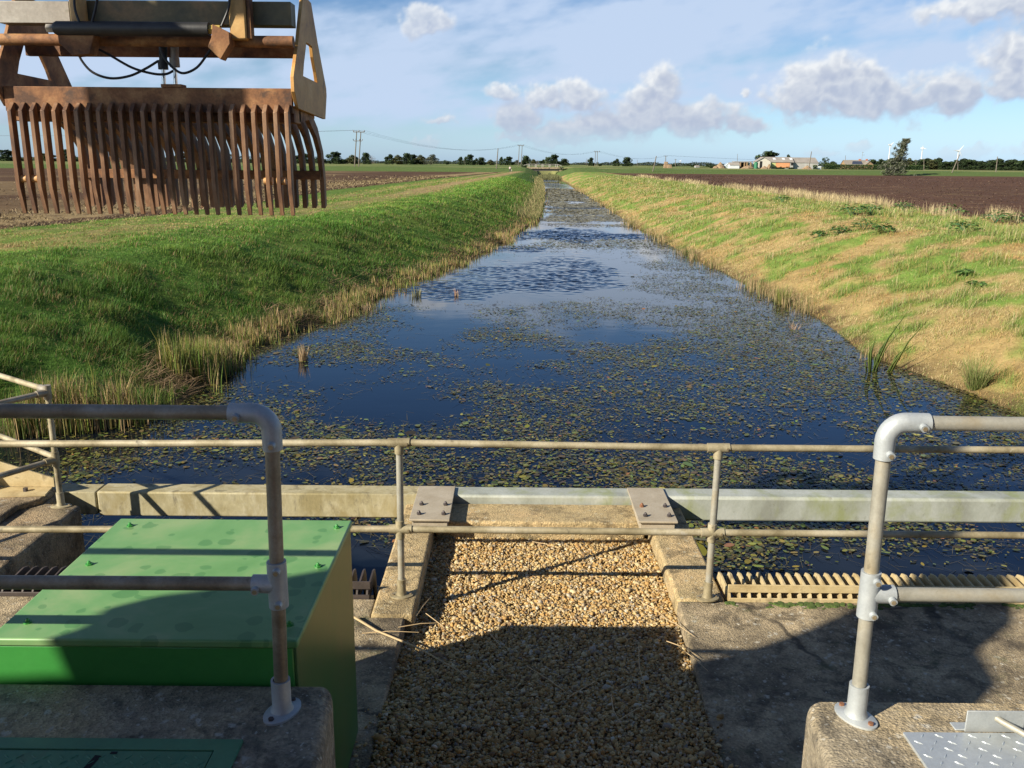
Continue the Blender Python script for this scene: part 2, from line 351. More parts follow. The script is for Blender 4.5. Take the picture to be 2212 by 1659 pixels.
def build_clouds():
    """backdrop of cumulus and thin cirrus veil, far beyond everything; clear parts are transparent"""
    azs = np.concatenate([np.arange(-95, -38, .5), np.arange(-38, 38, .085), np.arange(38, 95, .5)])
    els = np.concatenate([np.arange(-.3, 15, .075), np.arange(15, 48, .4)])
    A, E = np.meshgrid(azs, els)
    blobs = [(1730, 215, 85, 58), (1790, 190, 120, 72), (1880, 205, 100, 62), (1960, 220, 100, 55), (2030, 205, 72, 58), (1860, 165, 55, 40),
             (1300, 272, 115, 36), (1400, 262, 110, 46), (1500, 262, 120, 50), (1600, 272, 55, 26), (1440, 190, 62, 46), (1400, 210, 55, 36),
             (1120, 250, 66, 46), (1180, 215, 55, 34), (1250, 212, 60, 34), (1090, 205, 46, 20), (2200, 125, 95, 60), (2210, 180, 75, 46),
             (2150, 12, 130, 36), (915, 52, 62, 34), (1200, 302, 80, 22), (1130, 294, 60, 11), (920, 308, 46, 14), (955, 262, 36, 13),
             (2060, 326, 44, 16), (2110, 322, 34, 14), (1850, 318, 34, 11), (1610, 200, 17, 14), (300, 322, 200, 14), (60, 250, 120, 30), (1780, 330, 44, 9), (2250, 330, 60, 16)]
    bl = [(*azel(x, y), w / 33.4, h / 33.4) for x, y, w, h in blobs] + [(-48, 7, 9, 3), (48, 8, 9, 3), (66, 9, 11, 4), (-70, 9, 12, 4)]
    def dens(a, e):
        wa = a + 1.5 * (fbm(a, e, 1.1, 3, 4) - .5) + .35 * (fbm(a, e, .3, 31, 3) - .5)
        we = e + .9 * (fbm(a, e, 1.0, 5, 4) - .5) + .25 * (fbm(a, e, .25, 37, 3) - .5)
        acc = np.full(a.shape, -3.)
        for (a0, e0, hw, hh) in bl:
            y_ = (we - e0) / hh; y_ = np.where(y_ < 0, y_ * 1.25, y_ * .95)
            acc = np.maximum(acc, 1 - np.sqrt(((wa - a0) / hw) ** 2 + y_ ** 2))
        return acc + 1.15 * (fbm(a, e * 1.25, 1.3, 11, 7) - .5)
    d0 = dens(A, E); m = sstep(-.08, .46, d0) * (.55 + .45 * sstep(600, 1400, 1106 + A * 33.4) ** .5)
    T = np.zeros_like(d0)
    for k, wt in ((.18, 1.), (.4, 1.), (.8, .9), (1.3, .6)): T += wt * np.clip(dens(A - .55 * k, E + .8 * k), 0, 1)
    lob = 1 - np.abs(2 * fbm(A + .6 * fbm(A, E, .8, 43, 3), E * 1.1, .95, 41, 4) - 1) * 2.2
    lum = .85 * np.exp(-1.0 * T) + .42 * np.clip(lob, 0, 1) * sstep(.15, .55, d0) + .35 * (fbm(A, E, .45, 45, 4) - .5)
    lum = lum * (.45 + .55 * sstep(1.2, 6, E)) + .17
    stops = [(0., lin(170, 184, 210)), (.3, lin(188, 198, 218)), (.6, lin(210, 217, 229)), (1., lin(242, 245, 248))]
    cc = np.stack([np.interp(lum, [q[0] for q in stops], [q[1][i] for q in stops]) for i in range(3)], -1)
    # cirrus veil
    def soft(px, py, w, h, tilt):
        a0, e0 = azel(px, py); x, y = A - a0, E - e0; t = R(tilt); x, y = x * math.cos(t) + y * math.sin(t), -x * math.sin(t) + y * math.cos(t)
        return 1 - np.sqrt((x * 33.4 / w) ** 2 + (y * 33.4 / h) ** 2)
    t = R(9); xr = A * math.cos(t) + E * math.sin(t); yr = -A * math.sin(t) + E * math.cos(t)
    st = fbm(xr / 5.5, yr * 1.0, 1.6, 51, 6); st2 = fbm(xr / 2.2, yr, .7, 61, 5); big = fbm(xr / 6., yr / 1.6, 2.0, 71, 3)
    v = np.maximum.reduce([1.25 * soft(1230, 95, 1000, 120, 7), 1.2 * soft(240, 120, 560, 90, 4), .9 * soft(1900, 40, 560, 55, 4), .75 * soft(1150, 215, 420, 45, 3), 1.0 * soft(1800, 150, 650, 60, 5), .8 * soft(1000, 170, 600, 40, 2)])
    vm = sstep(-.15, .85, v * .95 + 1.8 * (st - .46) + .8 * (st2 - .5) + .5 * (big - .5)) * .96
    far = sstep(15, 22, E); vm = vm * (1 - far) + far * .35 * sstep(.5, .8, st)
    vm = vm * sstep(.3, 3.5, E)
    m = m * (.25 + .72 * sstep(.6, 2.6, E))
    alpha = m + vm * (1 - m)
    vc = lin(197, 216, 243)
    col = (cc * m[..., None] + vc * (vm * (1 - m))[..., None]) / np.maximum(alpha, 1e-4)[..., None]
    Rr = 15500.; ar, er = np.radians(A), np.radians(E)
    col = col / 2 ** EXPO
    V = np.stack([Rr * np.sin(ar) * np.cos(er), Rr * np.cos(ar) * np.cos(er), Rr * np.sin(er)], -1).reshape(-1, 3)
    nE, nA = A.shape; ii = (np.arange(nE - 1)[:, None] * nA + np.arange(nA - 1)[None]).ravel()
    mt, nt, b = new_mat('cloud'); nt.nodes.remove(b)
    at_ = nd(nt, 'ShaderNodeAttribute', attribute_name='Col'); em = nd(nt, 'ShaderNodeEmission'); nt.links.new(at_.outputs['Color'], em.inputs[0])
    al = nd(nt, 'ShaderNodeAttribute', attribute_name='Cover'); tr = nd(nt, 'ShaderNodeBsdfTransparent'); mx = nd(nt, 'ShaderNodeMixShader')
    nt.links.new(al.outputs['Fac'], mx.inputs[0]); nt.links.new(tr.outputs[0], mx.inputs[1]); nt.links.new(em.outputs[0], mx.inputs[2])
    nt.links.new(mx.outputs[0], nt.nodes['Material Output'].inputs['Surface']); mt.cycles.emission_sampling = 'NONE'
    o = npmesh('sky', V, [np.stack([ii, ii + 1, ii + nA + 1, ii + nA], 1)], mt, col.reshape(-1, 3))
    fa = o.data.attributes.new('Cover', 'FLOAT', 'POINT'); fa.data.foreach_set('value', alpha.ravel().astype(np.float32))
    o['kind'] = 'structure'
build_clouds()
build_world()

cd = bpy.data.cameras.new('camera'); cd.sensor_width = 36; cd.lens = 36 * F / 2212; cd.clip_start = .05; cd.clip_end = 20000
co_ = bpy.data.objects.new('camera', cd); COL.objects.link(co_); scn.camera = co_
co_.matrix_world = Matrix(((_r[0], _u[0], -_f[0], CAM[0]), (_r[1], _u[1], -_f[1], CAM[1]), (_r[2], _u[2], -_f[2], CAM[2]), (0, 0, 0, 1)))
vs_ = scn.view_settings; vs_.view_transform = 'Standard'; vs_.look = 'None'; vs_.exposure = EXPO; vs_.gamma = 1
scn.cycles.max_bounces = 6; scn.cycles.diffuse_bounces = 3; scn.cycles.glossy_bounces = 3; scn.cycles.transmission_bounces = 3; scn.cycles.caustics_reflective = False; scn.cycles.caustics_refractive = False

# ================================================================== PUMPING STATION FOREGROUND
def structure(o): o['kind'] = 'structure'; return o
# concrete apron with a sunken gravel bed
mb = MB().box(-9, -.70, -3, 5.36, -1, 1.455)
mb.box(-9, -.9301, 5.36, 5.62, -1, 1.452)
structure(obj('apron_left', mb, M['deck'], bevel=.015))
mb = MB().prism([(1.045, -3), (9, -3), (9, 5.62), (1.165, 5.62), (1.15, 5.2), (1.09, 4.3), (1.06, 3.2)], 'z', -1, 1.455)
structure(obj('apron_right', mb, M['deck'], bevel=.015))
structure(obj('gravel_bed_base', MB().box(-.71, 1.18, -3, 6.935, -1, 1.22), M['deck']))
structure(obj('kerb_left', MB().box(-.93, -.648, 5.352, 7.34, -1, 1.475), M['kerb'], bevel=.02, seg=3))
structure(obj('kerb_right', MB().box(1.165, 1.50, 5.622, 7.34, -1, 1.463), M['kerb'], bevel=.025, seg=3))
structure(obj('end_slab', MB().box(-.63, 1.13, 6.93, 7.345, -1, 1.482), M['kerb'], bevel=.02, seg=3))

# concrete plinths that carry the near rails
pl = thing('concrete_plinth', (-2.5, 2, 1.46), 'shaded grey concrete plinth with a green plate let into its top', 'plinth')
obj('plinth_block', MB().prism([(-6, 0), (-.56, 0), (-.60, 2.3), (-.665, 2.965), (-6, 2.965)], 'z', 1.46, 2.48), M['plinth'], pl, bevel=.04, seg=4)
pr = thing('concrete_plinth', (3, 2, 1.46), 'sunlit cream concrete plinth with a rounded corner, under the metal plate with a rod', 'plinth')
obj('plinth_block', MB().prism([(6, 0), (.95, 0), (1.02, 2.3), (1.095, 2.90), (6, 2.90)], 'z', 1.46, 2.48), M['plinth'], pr, bevel=.05, seg=4)

def lozenges(mb, x0, x1, y0, y1, z, pitch=.045):
    j = 0; y = y0
    while y < y1:
        x = x0 + (j % 2) * pitch * .5; i = 0
        while x < x1:
            a = R(52 if (i + j) % 2 else -38); c, s = math.cos(a), math.sin(a); L, W = .0155, .0042
            vs = [(x + u * c - v * s, y + u * s + v * c, z + h) for u, v, h in ((-L, 0, 0), (0, -W, 0), (L, 0, 0), (0, W, 0), (-L * .5, 0, .003), (L * .5, 0, .003))]
            mb.add(vs, [(0, 1, 4), (1, 5, 4), (1, 2, 5), (2, 3, 5), (3, 4, 5), (3, 0, 4)])
            x += pitch; i += 1
        y += pitch * .62; j += 1
    return mb
# green hatch cover (left) and galvanised hatch cover (right)
hl = thing('hatch_cover', (-2, 2.3, 2.48), 'green chequer plate hatch cover let into the shaded plinth', 'hatch cover')
fr = MB().prism([(-3.2, 1.6), (-.905, 1.6), (-.905, 2.632), (-3.2, 2.632)], 'z', 2.475, 2.49, [[(-3.12, 1.68), (-.985, 1.68), (-.985, 2.575), (-3.12, 2.575)]])
obj('hatch_frame', fr, M['green_plate'], hl, bevel=.002)
h2 = obj('hatch_plate', lozenges(MB().box(-3.115, -.99, 1.685, 2.57, 2.47, 2.486), -3.1, -1.0, 1.7, 2.56, 2.486), M['green_plate'], hl, smooth=False)
p = at(195, 1647, z=2.487)
q = MB().box(-.011, .011, -.036, .036, 0, .0012, Matrix.Translation((p[0] + .005, p[1], 2.4861)) @ Matrix.Rotation(R(-8), 4, 'Z'))
obj('lifting_slot', q, M['hole'], h2)
p = at(246, 1626, z=2.487)
obj('lifting_slot', MB().box(p[0] - .011, p[0] + .011, p[1] - .006, p[1] + .006, 2.4861, 2.4873), M['hole'], h2)
hr = thing('hatch_cover', (1.8, 2.3, 2.48), 'silver galvanised chequer plate hatch cover with a rod handle on the sunlit plinth', 'hatch cover')
h2 = obj('hatch_plate', lozenges(MB().box(1.372, 2.9, 1.4, 2.70, 2.472, 2.491), 1.40, 2.88, 1.42, 2.69, 2.491, .058), M['chequer'], hr, smooth=False)
obj('angle_bracket', MB().box(1.595, 1.80, 2.716, 2.722, 2.482, 2.565).box(1.565, 1.80, 2.7225, 2.765, 2.482, 2.488), M['galv_fit'], hr, bevel=.002)
obj('lift_rod', MB().tube([(1.70, 2.725, 2.535), (1.715, 2.70, 2.532), (1.95, 2.35, 2.515)], .0115, 12), M['galv'], hr)

# ------------------------------------------------------------------ pipe rails with cast fittings
def screw(mb, c, d, r=.009):
    c, d = Vector(c), Vector(d).normalized(); return mb.tube([c, c + d * .012], r, 10)
def bend(c, r, a0, a1, plane='xz', n=7):
    out = []
    for k in range(n + 1):
        a = a0 + (a1 - a0) * k / n; out.append((c[0] + r * math.cos(a), c[1], c[2] + r * math.sin(a)))
    return out
def flange(part, x, y, z, parent, fm, bm_, dx=1.0, rx=.075, ry=.05, rot=0, h=.105, rc=.034):
    b = MB(); n = 24; c_, s_ = math.cos(rot), math.sin(rot)
    def ring(sx, sy, zz): return [(x + (sx * math.cos(2 * math.pi * k / n)) * c_ - sy * math.sin(2 * math.pi * k / n) * s_, y + (sx * math.cos(2 * math.pi * k / n)) * s_ + sy * math.sin(2 * math.pi * k / n) * c_, zz) for k in range(n)]
    rings = [ring(rx, ry, z), ring(rx, ry, z + .010), ring(rc * 1.25, rc * 1.2, z + .016), ring(rc, rc, z + .035), ring(rc, rc, z + h), ring(rc - .008, rc - .008, z + h)]
    vs = [p for r_ in rings for p in r_]
    b.add(vs, [(i * n + k, i * n + (k + 1) % n, (i + 1) * n + (k + 1) % n, (i + 1) * n + k) for i in range(len(rings) - 1) for k in range(n)])
    f = obj('base_flange', b, fm, parent)
    for sgn in (-1, 1):
        cx, cy = x + sgn * (rx - .020) * c_, y + sgn * (rx - .020) * s_
        obj('bolt', MB().tube([(cx, cy, z + .009), (cx, cy, z + .02)], .010, 6), bm_, f)
    return f
RP = .0245
def near_rail(side, label):
    left = side < 0; x = -.815 if left else 1.245; y = 2.80; xe = -4.2 if left else 4.4; zt = 3.597 if left else 3.583; zm = 2.984 if left else 2.965
    xt = x + (.022 if left else -.008)
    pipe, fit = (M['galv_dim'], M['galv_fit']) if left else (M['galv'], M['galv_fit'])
    t = thing('pipe_rail', (x, y, 2.48), label, 'handrail', 'waist high pipe rails on the plinths')
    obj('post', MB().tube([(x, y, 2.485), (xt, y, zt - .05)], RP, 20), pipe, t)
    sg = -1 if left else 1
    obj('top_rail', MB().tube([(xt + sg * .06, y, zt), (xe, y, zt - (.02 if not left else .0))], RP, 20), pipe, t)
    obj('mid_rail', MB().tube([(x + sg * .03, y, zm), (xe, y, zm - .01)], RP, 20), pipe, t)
    r = .062; cx, cz = xt + sg * r, zt - r
    pth = [(xt, y, zt - .125)] + bend((cx, y, cz), r, math.pi if not left else 0, math.pi / 2, n=8) + [(xt + sg * .135, y, zt)]
    e = obj('elbow_fitting', MB().tube(pth, [.0325] + [.0335] * 9 + [.0325], 20), fit, t)
    obj('screw_boss', MB().tube([(xt + sg * .105, y - .026, zt - .004), (xt + sg * .105, y - .047, zt - .008)], .0135, 12), fit, e)
    obj('screw_boss', MB().tube([(xt + .006, y - .026, zt - .10), (xt + .006, y - .047, zt - .104)], .0135, 12), fit, e)
    for c in ((xt + sg * .105, y - .0465, zt - .008), (xt + .006, y - .0465, zt - .104)): obj('grub_screw', MB().tube([c, (c[0], c[1] - .002, c[2])], .0085, 6), M['steel_bolt'], e)
    xm = x + (.011 if left else -.004)
    te = MB().tube([(xm, y, zm - .085), (xm, y, zm - .083), (xm, y, zm + .085)], .0335, 20).tube([(xm, y, zm), (xm + sg * .085, y, zm)], .0325, 20)
    e = obj('tee_fitting', te, fit, t)
    for dx, dz in ((.008, .062), (.008, -.062), (sg * .068, -.006)):
        c = (xm + dx, y - .028, zm + dz); obj('screw_boss', MB().tube([c, (c[0], c[1] - .019, c[2] - .003)], .0135, 12), fit, e)
        obj('grub_screw', MB().tube([(c[0], c[1] - .0187, c[2] - .003), (c[0], c[1] - .021, c[2] - .003)], .0085, 6), M['steel_bolt'], e)
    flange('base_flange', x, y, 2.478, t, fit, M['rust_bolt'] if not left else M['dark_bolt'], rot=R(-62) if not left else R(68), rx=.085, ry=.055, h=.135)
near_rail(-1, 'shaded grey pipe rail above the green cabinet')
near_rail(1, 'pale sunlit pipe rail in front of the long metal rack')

ft = thing('pipe_rail', (.3, 5.62, 1.475), 'long brown lichen-stained pipe rail running across the whole apron beyond the cabinet', 'handrail')
zt0, zt1 = lambda x: 2.59 + .0 * x, lambda x: 1.973
yF = 5.62
obj('top_rail', MB().tube([(-4.6, yF, 2.545), (-.75, yF, 2.592), (1.365, yF, 2.575), (5.4, yF, 2.58)], .0235, 16), M['rail_tan'], ft)
obj('mid_rail', MB().tube([(-4.6, yF, 1.935), (-.755, yF, 1.975), (1.37, yF, 1.968), (5.4, yF, 1.965)], .0235, 16), M['rail_tan'], ft)
for x, tz, mz in ((-.755, 2.592, 1.975), (1.373, 2.575, 1.968), (3.95, 2.578, 1.966)):
    obj('post', MB().tube([(x, yF, 1.478), (x + .008, yF, tz)], .0235, 16), M['galv'], ft)
    e = obj('tee_fitting', MB().tube([(x - .068, yF, tz), (x + .078, yF, tz)], .0315, 16).tube([(x + .007, yF, tz), (x + .006, yF, tz - .075)], .031, 16), M['rail_tan'], ft)
    obj('grub_screw', MB().tube([(x + .06, yF - .030, tz), (x + .06, yF - .037, tz)], .0085, 6), M['steel_bolt'], e)
    e = obj('cross_fitting', MB().tube([(x - .075, yF, mz), (x + .08, yF, mz)], .0315, 16).tube([(x, yF, mz - .065), (x, yF, mz + .065)], .0305, 16), M['rail_tan'], ft)
    obj('grub_screw', MB().tube([(x + .06, yF - .030, mz), (x + .06, yF - .037, mz)], .0085, 6), M['steel_bolt'], e)
    flange('base_flange', x, yF, 1.474, ft, M['rail_tan'], M['steel_bolt'], rot=R(8), rx=.08, ry=.055, h=.13, rc=.0305)

# ------------------------------------------------------------------ beam across the inlet, with its bolted straps
bt = thing('boom_beam', (0, 7.48, 1.32), 'long pale square beam lying across the water behind the brown rail', 'beam')
obj('concrete_end', MB().box(-4.15, -3.68, 7.362, 7.575, 1.335, 1.548), M['beam_stone'], bt, bevel=.012)
obj('beam_section', MB().box(-3.668, -.72, 7.36, 7.585, 1.325, 1.553), M['beam_stone'], bt, bevel=.014)
obj('beam_section', MB().box(-.712, 1.21, 7.36, 7.585, 1.327, 1.55), M['beam_galv'], bt, bevel=.022, seg=3)
obj('beam_section', MB().box(1.218, 7, 7.36, 7.59, 1.32, 1.552), M['beam_galv'], bt, bevel=.026, seg=3)
for x0, x1, cols in ((-.832, -.503, ['dark_bolt'] * 4), (1.045, 1.368, ['rust_bolt', 'dark_bolt', 'dark_bolt', 'dark_bolt'])):
    s = obj('strap_plate', MB().box(x0, x1, 6.755, 7.53, 1.5525, 1.571).box(x0 + .02, x1 - .02, 6.78, 7.33, 1.476, 1.552), M['plate'], bt, bevel=.003)
    k = 0
    for yy in (7.07, 6.86):
        for xx in (x0 + .07, x1 - .055):
            obj('bolt', MB().tube([(xx, yy, 1.57), (xx, yy, 1.588)], .019, 6).ball((xx, yy, 1.588), (.014, .014, .02)), M[cols[k]], s); k += 1

# ------------------------------------------------------------------ weed screens
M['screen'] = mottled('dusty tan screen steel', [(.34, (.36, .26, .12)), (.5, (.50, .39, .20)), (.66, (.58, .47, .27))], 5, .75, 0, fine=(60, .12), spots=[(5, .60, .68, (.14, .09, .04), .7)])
M['screen_shaded'] = mottled('shade-darkened screen steel', [(.34, (.05, .04, .035)), (.66, (.11, .085, .075))], 5, .6, .2)  # darker copy of the screen steel: the left screen's shade as colour
def screen(x0, n, pitch, label, edge_x):
    t = thing('weed_screen', ((x0 + x0 + n * pitch) / 2, 5.7, 1.4), label, 'screen', 'bar screens in the water either side of the gravel bed')
    prof = [(5.635, 1.462), (5.66, 1.495), (5.93, 1.515), (5.985, 1.50), (6.02, 1.44), (6.42, -.5), (6.34, -.5), (5.93, 1.40), (5.635, 1.405)]
    for i in range(n):
        x = x0 + i * pitch; obj('bar', MB().prism(prof, 'x', x - .006, x + .006), M['screen'] if x > 0 else M['screen_shaded'], t, smooth=False)
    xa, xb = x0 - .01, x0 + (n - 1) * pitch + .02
    obj('cross_bar', MB().box(xa, xb, 5.667, 5.679, 1.4975, 1.555), M['screen'] if x0 > 0 else M['screen_shaded'], t, bevel=.002)
    obj('bottom_sill', MB().box(xa, xb, 5.622, 5.6345, 1.43, 1.475), M['screen'] if x0 > 0 else M['screen_shaded'], t, bevel=.002)
    return t
screen(1.535, 52, .0708, 'tan bar screen sloping into the water at the right of the gravel bed', 1.5)
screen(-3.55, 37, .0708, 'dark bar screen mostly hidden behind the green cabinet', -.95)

# ------------------------------------------------------------------ green cabinet
gc = thing('green_cabinet', (-1.37, 3.55, 1.46), 'green steel cabinet with a water-marked lid behind the shaded plinth', 'cabinet')
x0, x1, y0, y1 = -1.945, -.802, 2.985, 4.125
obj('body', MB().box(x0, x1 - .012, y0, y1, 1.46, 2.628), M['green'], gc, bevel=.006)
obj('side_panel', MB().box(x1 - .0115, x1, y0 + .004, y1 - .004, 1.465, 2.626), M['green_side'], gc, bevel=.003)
ld = obj('lid', MB().box(x0 - .008, x1 + .008, y0 - .010, y1 + .008, 2.63, 2.662), M['green_lid'], gc, bevel=.008, seg=3)
for xx in (x0 + .08, x1 - .05):
    for yy in (y0 + .11, y0 + .62, y1 - .09):
        obj('lid_bolt', MB().tube([(xx, yy, 2.661), (xx, yy, 2.668)], .016, 8).ball((xx, yy, 2.67), (.009, .009, .012)), M['green'], ld)

# ------------------------------------------------------------------ left pier with its bracket and corner rail
pp = thing('concrete_pier', (-4.5, 6, -1), 'brown concrete pier standing in the water behind the cabinet', 'pier')
obj('pier_wall', MB().prism([(-9, 5.63), (-3.66, 5.63), (-3.66, 7.06), (-3.98, 7.10), (-3.99, 7.34), (-9, 7.34)], 'z', -1, 1.545), M['pier'], pp, bevel=.03, seg=3)
obj('pier_ledge', MB().prism([(-8.9, 5.75), (-4.12, 5.75), (-4.12, 6.93), (-4.0, 7.08), (-4.0, 7.33), (-8.9, 7.33)], 'z', 1.54, 1.60), M['pier'], pp, bevel=.02)
br = thing('angle_bracket', (-4.3, 7.2, 1.6), 'ochre steel angle bracket bolted down at the left end of the beam', 'bracket')
obj('base_leg', MB().prism([(-4.95, 7.0), (-3.99, 7.12), (-4.02, 7.30), (-4.95, 7.30)], 'z', 1.601, 1.616), M['screen'], br, bevel=.002)
obj('web_plate', MB().prism([(-4.95, 1.617), (-4.0, 1.617), (-4.0, 1.70), (-4.62, 1.90), (-4.66, 1.86), (-4.95, 1.80)], 'y', 7.300, 7.316), M['screen'], br, bevel=.002)
obj('web_plate', MB().prism([(7.02, 1.617), (7.295, 1.617), (7.295, 1.85), (7.2, 1.82)], 'x', -4.62, -4.605), M['screen'], br, bevel=.002)
obj('bolt', MB().tube([(-4.2, 7.2, 1.616), (-4.2, 7.2, 1.645)], .022, 6), M['dark_bolt'], br)
obj('bolt', MB().tube([(-4.8, 7.15, 1.616), (-4.8, 7.15, 1.645)], .022, 6), M['dark_bolt'], br)
cr = thing('pipe_rail', (-3.86, 7.02, 1.545), 'ochre corner pipe rail on the pier at the left edge with rails running two ways', 'handrail')
xc, yc = -3.815, 7.03
obj('post', MB().tube([(xc, yc, 1.546), (xc, yc, 2.57)], .0235, 16), M['rail_tan'], cr)
ztc, zmc = 2.566, 1.985
e1 = at(0, 818, z=ztc + .02); e2 = at(0, 893, z=ztc - .02)
dA = Vector((-1.6, 1.15, .02)); dB = Vector((-.62, -.98, -.015))
for nm, z in (('top_rail', ztc), ('mid_rail', zmc)):
    obj(nm, MB().tube([(xc, yc, z), (xc + dA.x * 3, yc + dA.y * 3, z + .03)], .0235, 14), M['rail_tan'], cr)
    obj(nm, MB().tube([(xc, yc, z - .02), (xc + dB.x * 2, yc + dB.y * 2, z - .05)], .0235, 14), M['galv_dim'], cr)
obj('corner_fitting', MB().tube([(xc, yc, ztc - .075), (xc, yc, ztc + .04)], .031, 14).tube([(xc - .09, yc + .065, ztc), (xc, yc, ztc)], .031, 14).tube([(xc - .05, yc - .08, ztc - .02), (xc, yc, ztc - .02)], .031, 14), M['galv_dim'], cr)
obj('corner_fitting', MB().tube([(xc, yc, zmc - .075), (xc, yc, zmc + .05)], .031, 14).tube([(xc - .05, yc - .08, zmc - .02), (xc, yc, zmc - .02)], .031, 14), M['rail_tan'], cr)
flange('base_flange', xc, yc, 1.545, cr, M['rail_tan'], M['steel_bolt'], rot=R(5), rx=.085, ry=.05, h=.13, rc=.031)

# ------------------------------------------------------------------ weed rake hanging over the left screen
YF = 6.25
XL = at(15, 240, y=YF)[0]; XR = at(614, 240, y=YF)[0]
rk = thing('weed_rake', ((XL + XR) / 2, 6.7, 5.5), 'rust-brown hanging steel weed rake with two rows of long tines', 'rake')
zT, zC, zB = at(330, 222, y=YF)[2], at(330, 405, y=YF)[2], at(330, 464, y=YF)[2]
for i in range(26):
    x = XL + (XR - XL) * i / 25 + .012
    obj('tine', MB().prism([(YF + .055, zT), (YF, zT - .055), (YF, zC), (YF + .045, zB), (YF + .0625, zB), (YF + .0625, zT)], 'x', x - .0135, x + .0135), M['rust_tine'], rk, bevel=.002, seg=1)
zb0 = at(330, 189, y=YF + .08)[2]; zb1 = at(200, 258, y=YF + .08)[2]
XSR, XSL = XR + .062, XL - .062
obj('tine_bar', MB().box(XSL + .02, XSR - .02, YF + .0635, YF + .10, zb1 + .05, zb0).box(XSL + .02, XSR - .02, YF + .1005, YF + .30, zb1 - .01, zb1 + .10), M['rust'], rk, bevel=.004)
obj('bar_stiffener', MB().box(-2.40, -2.26, YF + .06, YF + .16, zb0 + .0005, zb0 + .022), M['rust'], rk, bevel=.003)
for xx, yy in ((50, 386), (74, 386), (580, 391), (608, 391)):
    p = at(xx, yy, y=YF + .04); obj('peg', MB().tube([(p[0] - .03, YF + .04, p[2]), (p[0] + .03, YF + .04, p[2])], .026, 14), M['peg'], rk)
# side plates: outline read at the right-hand plate, mirrored for the left one
outer = [(753, -6), (767, 0), (774, 8), (791, 110), (812, 221), (813, 240), (810, 298), (742, 271), (732, 229), (730, 191), (741, 110), (746, 60)]
inner = [(762, 106), (776, 116), (779, 143), (786, 180), (790, 207), (754, 190), (756, 159), (761, 118)]
def toyz(l): return [(lambda q: (q[1], q[2]))(at(a * .864, b * .864, x=XSR)) for a, b in l]
oy, iy = toyz(outer), toyz(inner)
ymin = min(p[0] for p in oy)
obj('side_plate', MB().prism(oy, 'x', XSR - .012, XSR + .012, [iy]), M['plate_ochre'], rk, smooth=False, bevel=.002, seg=1)
obj('side_plate', MB().prism(oy, 'x', XSL - .012, XSL + .012, [iy]), M['rust'], rk, smooth=False, bevel=.002, seg=1)
def bx(name, y, depth, yt, yb, mat, xa=XSL + .013, xb=XSR - .013, px=330, bevel=.004):
    return obj(name, MB().box(xa, xb, y, y + depth, at(px, yb, y=y)[2], at(px, yt, y=y)[2]), mat, rk, bevel=bevel)
yb_ = YF + .12
bx('top_beam', yb_, .13, 1, 53, M['olive'], xa=XSL + .5); 
bx('top_beam', yb_ + .001, .13, 4, 52, M['greysteel'], xb=XSL + .499)
ct = at(330, 86, y=YF + .05)[2]
obj('cross_tube', MB().tube([(XSL, YF + .10, ct), (XSR, YF + .10, ct)], .038, 18), M['rust'], rk)
bx('rear_beam', YF + .42, .06, 100, 122, M['rust'])
a, b_ = at(118, 61, y=YF - .02), at(452, 61, y=YF - .02)
cy = obj('hydraulic_cylinder', MB().tube([a, (a[0] + .02, a[1], a[2]), (b_[0], b_[1], a[2])], [.036, .046, .046], 20), M['blackpaint'], rk)
obj('end_nut', MB().tube([(a[0] - .05, a[1], a[2]), a], .028, 6), M['greysteel'], cy)
obj('yellow_nut', MB().tube([(b_[0], b_[1], a[2]), (b_[0] + .075, b_[1], a[2])], .03, 6), M['brass'], cy)
c0 = at(465, 85, y=YF)
obj('cylinder_bracket', MB().prism([(b_[0] + .03, a[2] + .03), (b_[0] + .14, a[2] - .02), (b_[0] + .14, a[2] - .09), (b_[0] + .07, a[2] - .19), (b_[0] - .01, a[2] - .11), (b_[0] + .02, a[2] - .05)], 'y', YF - .05, YF + .06), M['rust'], rk, bevel=.004)
obj('cylinder_bracket', MB().prism([(a[0] + .02, a[2] - .04), (a[0] + .26, a[2] - .04), (a[0] + .22, a[2] - .16), (a[0] + .10, a[2] - .17), (a[0] + .02, a[2] - .09)], 'y', YF - .03, YF + .08), M['rust'], rk, bevel=.004)
# hanger columns
p = at(167, 52, y=YF + .02); obj('hanger_column', MB().tube([(p[0], YF + .06, p[2] - .01), (p[0], YF + .06, 6.6)], .052, 18), M['ochre'], rk)
p = at(517, 86, y=YF + .02); obj('hanger_column', MB().box(p[0] - .055, p[0] + .055, YF + .0, YF + .11, p[2], 6.6), M['ochre'], rk, bevel=.01)
p = at(503, 60, y=YF); obj('hanger_strap', MB().box(p[0] - .012, p[0] + .008, YF + .02, YF + .10, p[2] + .0, 6.6), M['rust'], rk)
p = at(538, 75, y=YF); obj('hanger_strap', MB().box(p[0] - .012, p[0] + .008, YF + .02, YF + .10, p[2] - .02, 6.6), M['rust'], rk)
for px_, top, mid, bot, m_ in ((352, 98, 150, 192, 'blackpaint'), (377, 98, 145, 192, 'greysteel')):
    A_, B_, C_ = at(px_, top, y=YF + .25), at(px_ + 1, mid, y=YF + .25), at(px_ + 3, bot, y=YF + .25)
    r_ = obj('lift_ram', MB().tube([A_, B_], .027, 16).tube([(B_[0], B_[1], B_[2] + .06), B_], .034, 16), M[m_], rk)
    obj('ram_rod', MB().tube([B_, C_], .014, 14), M['chrome'], r_)
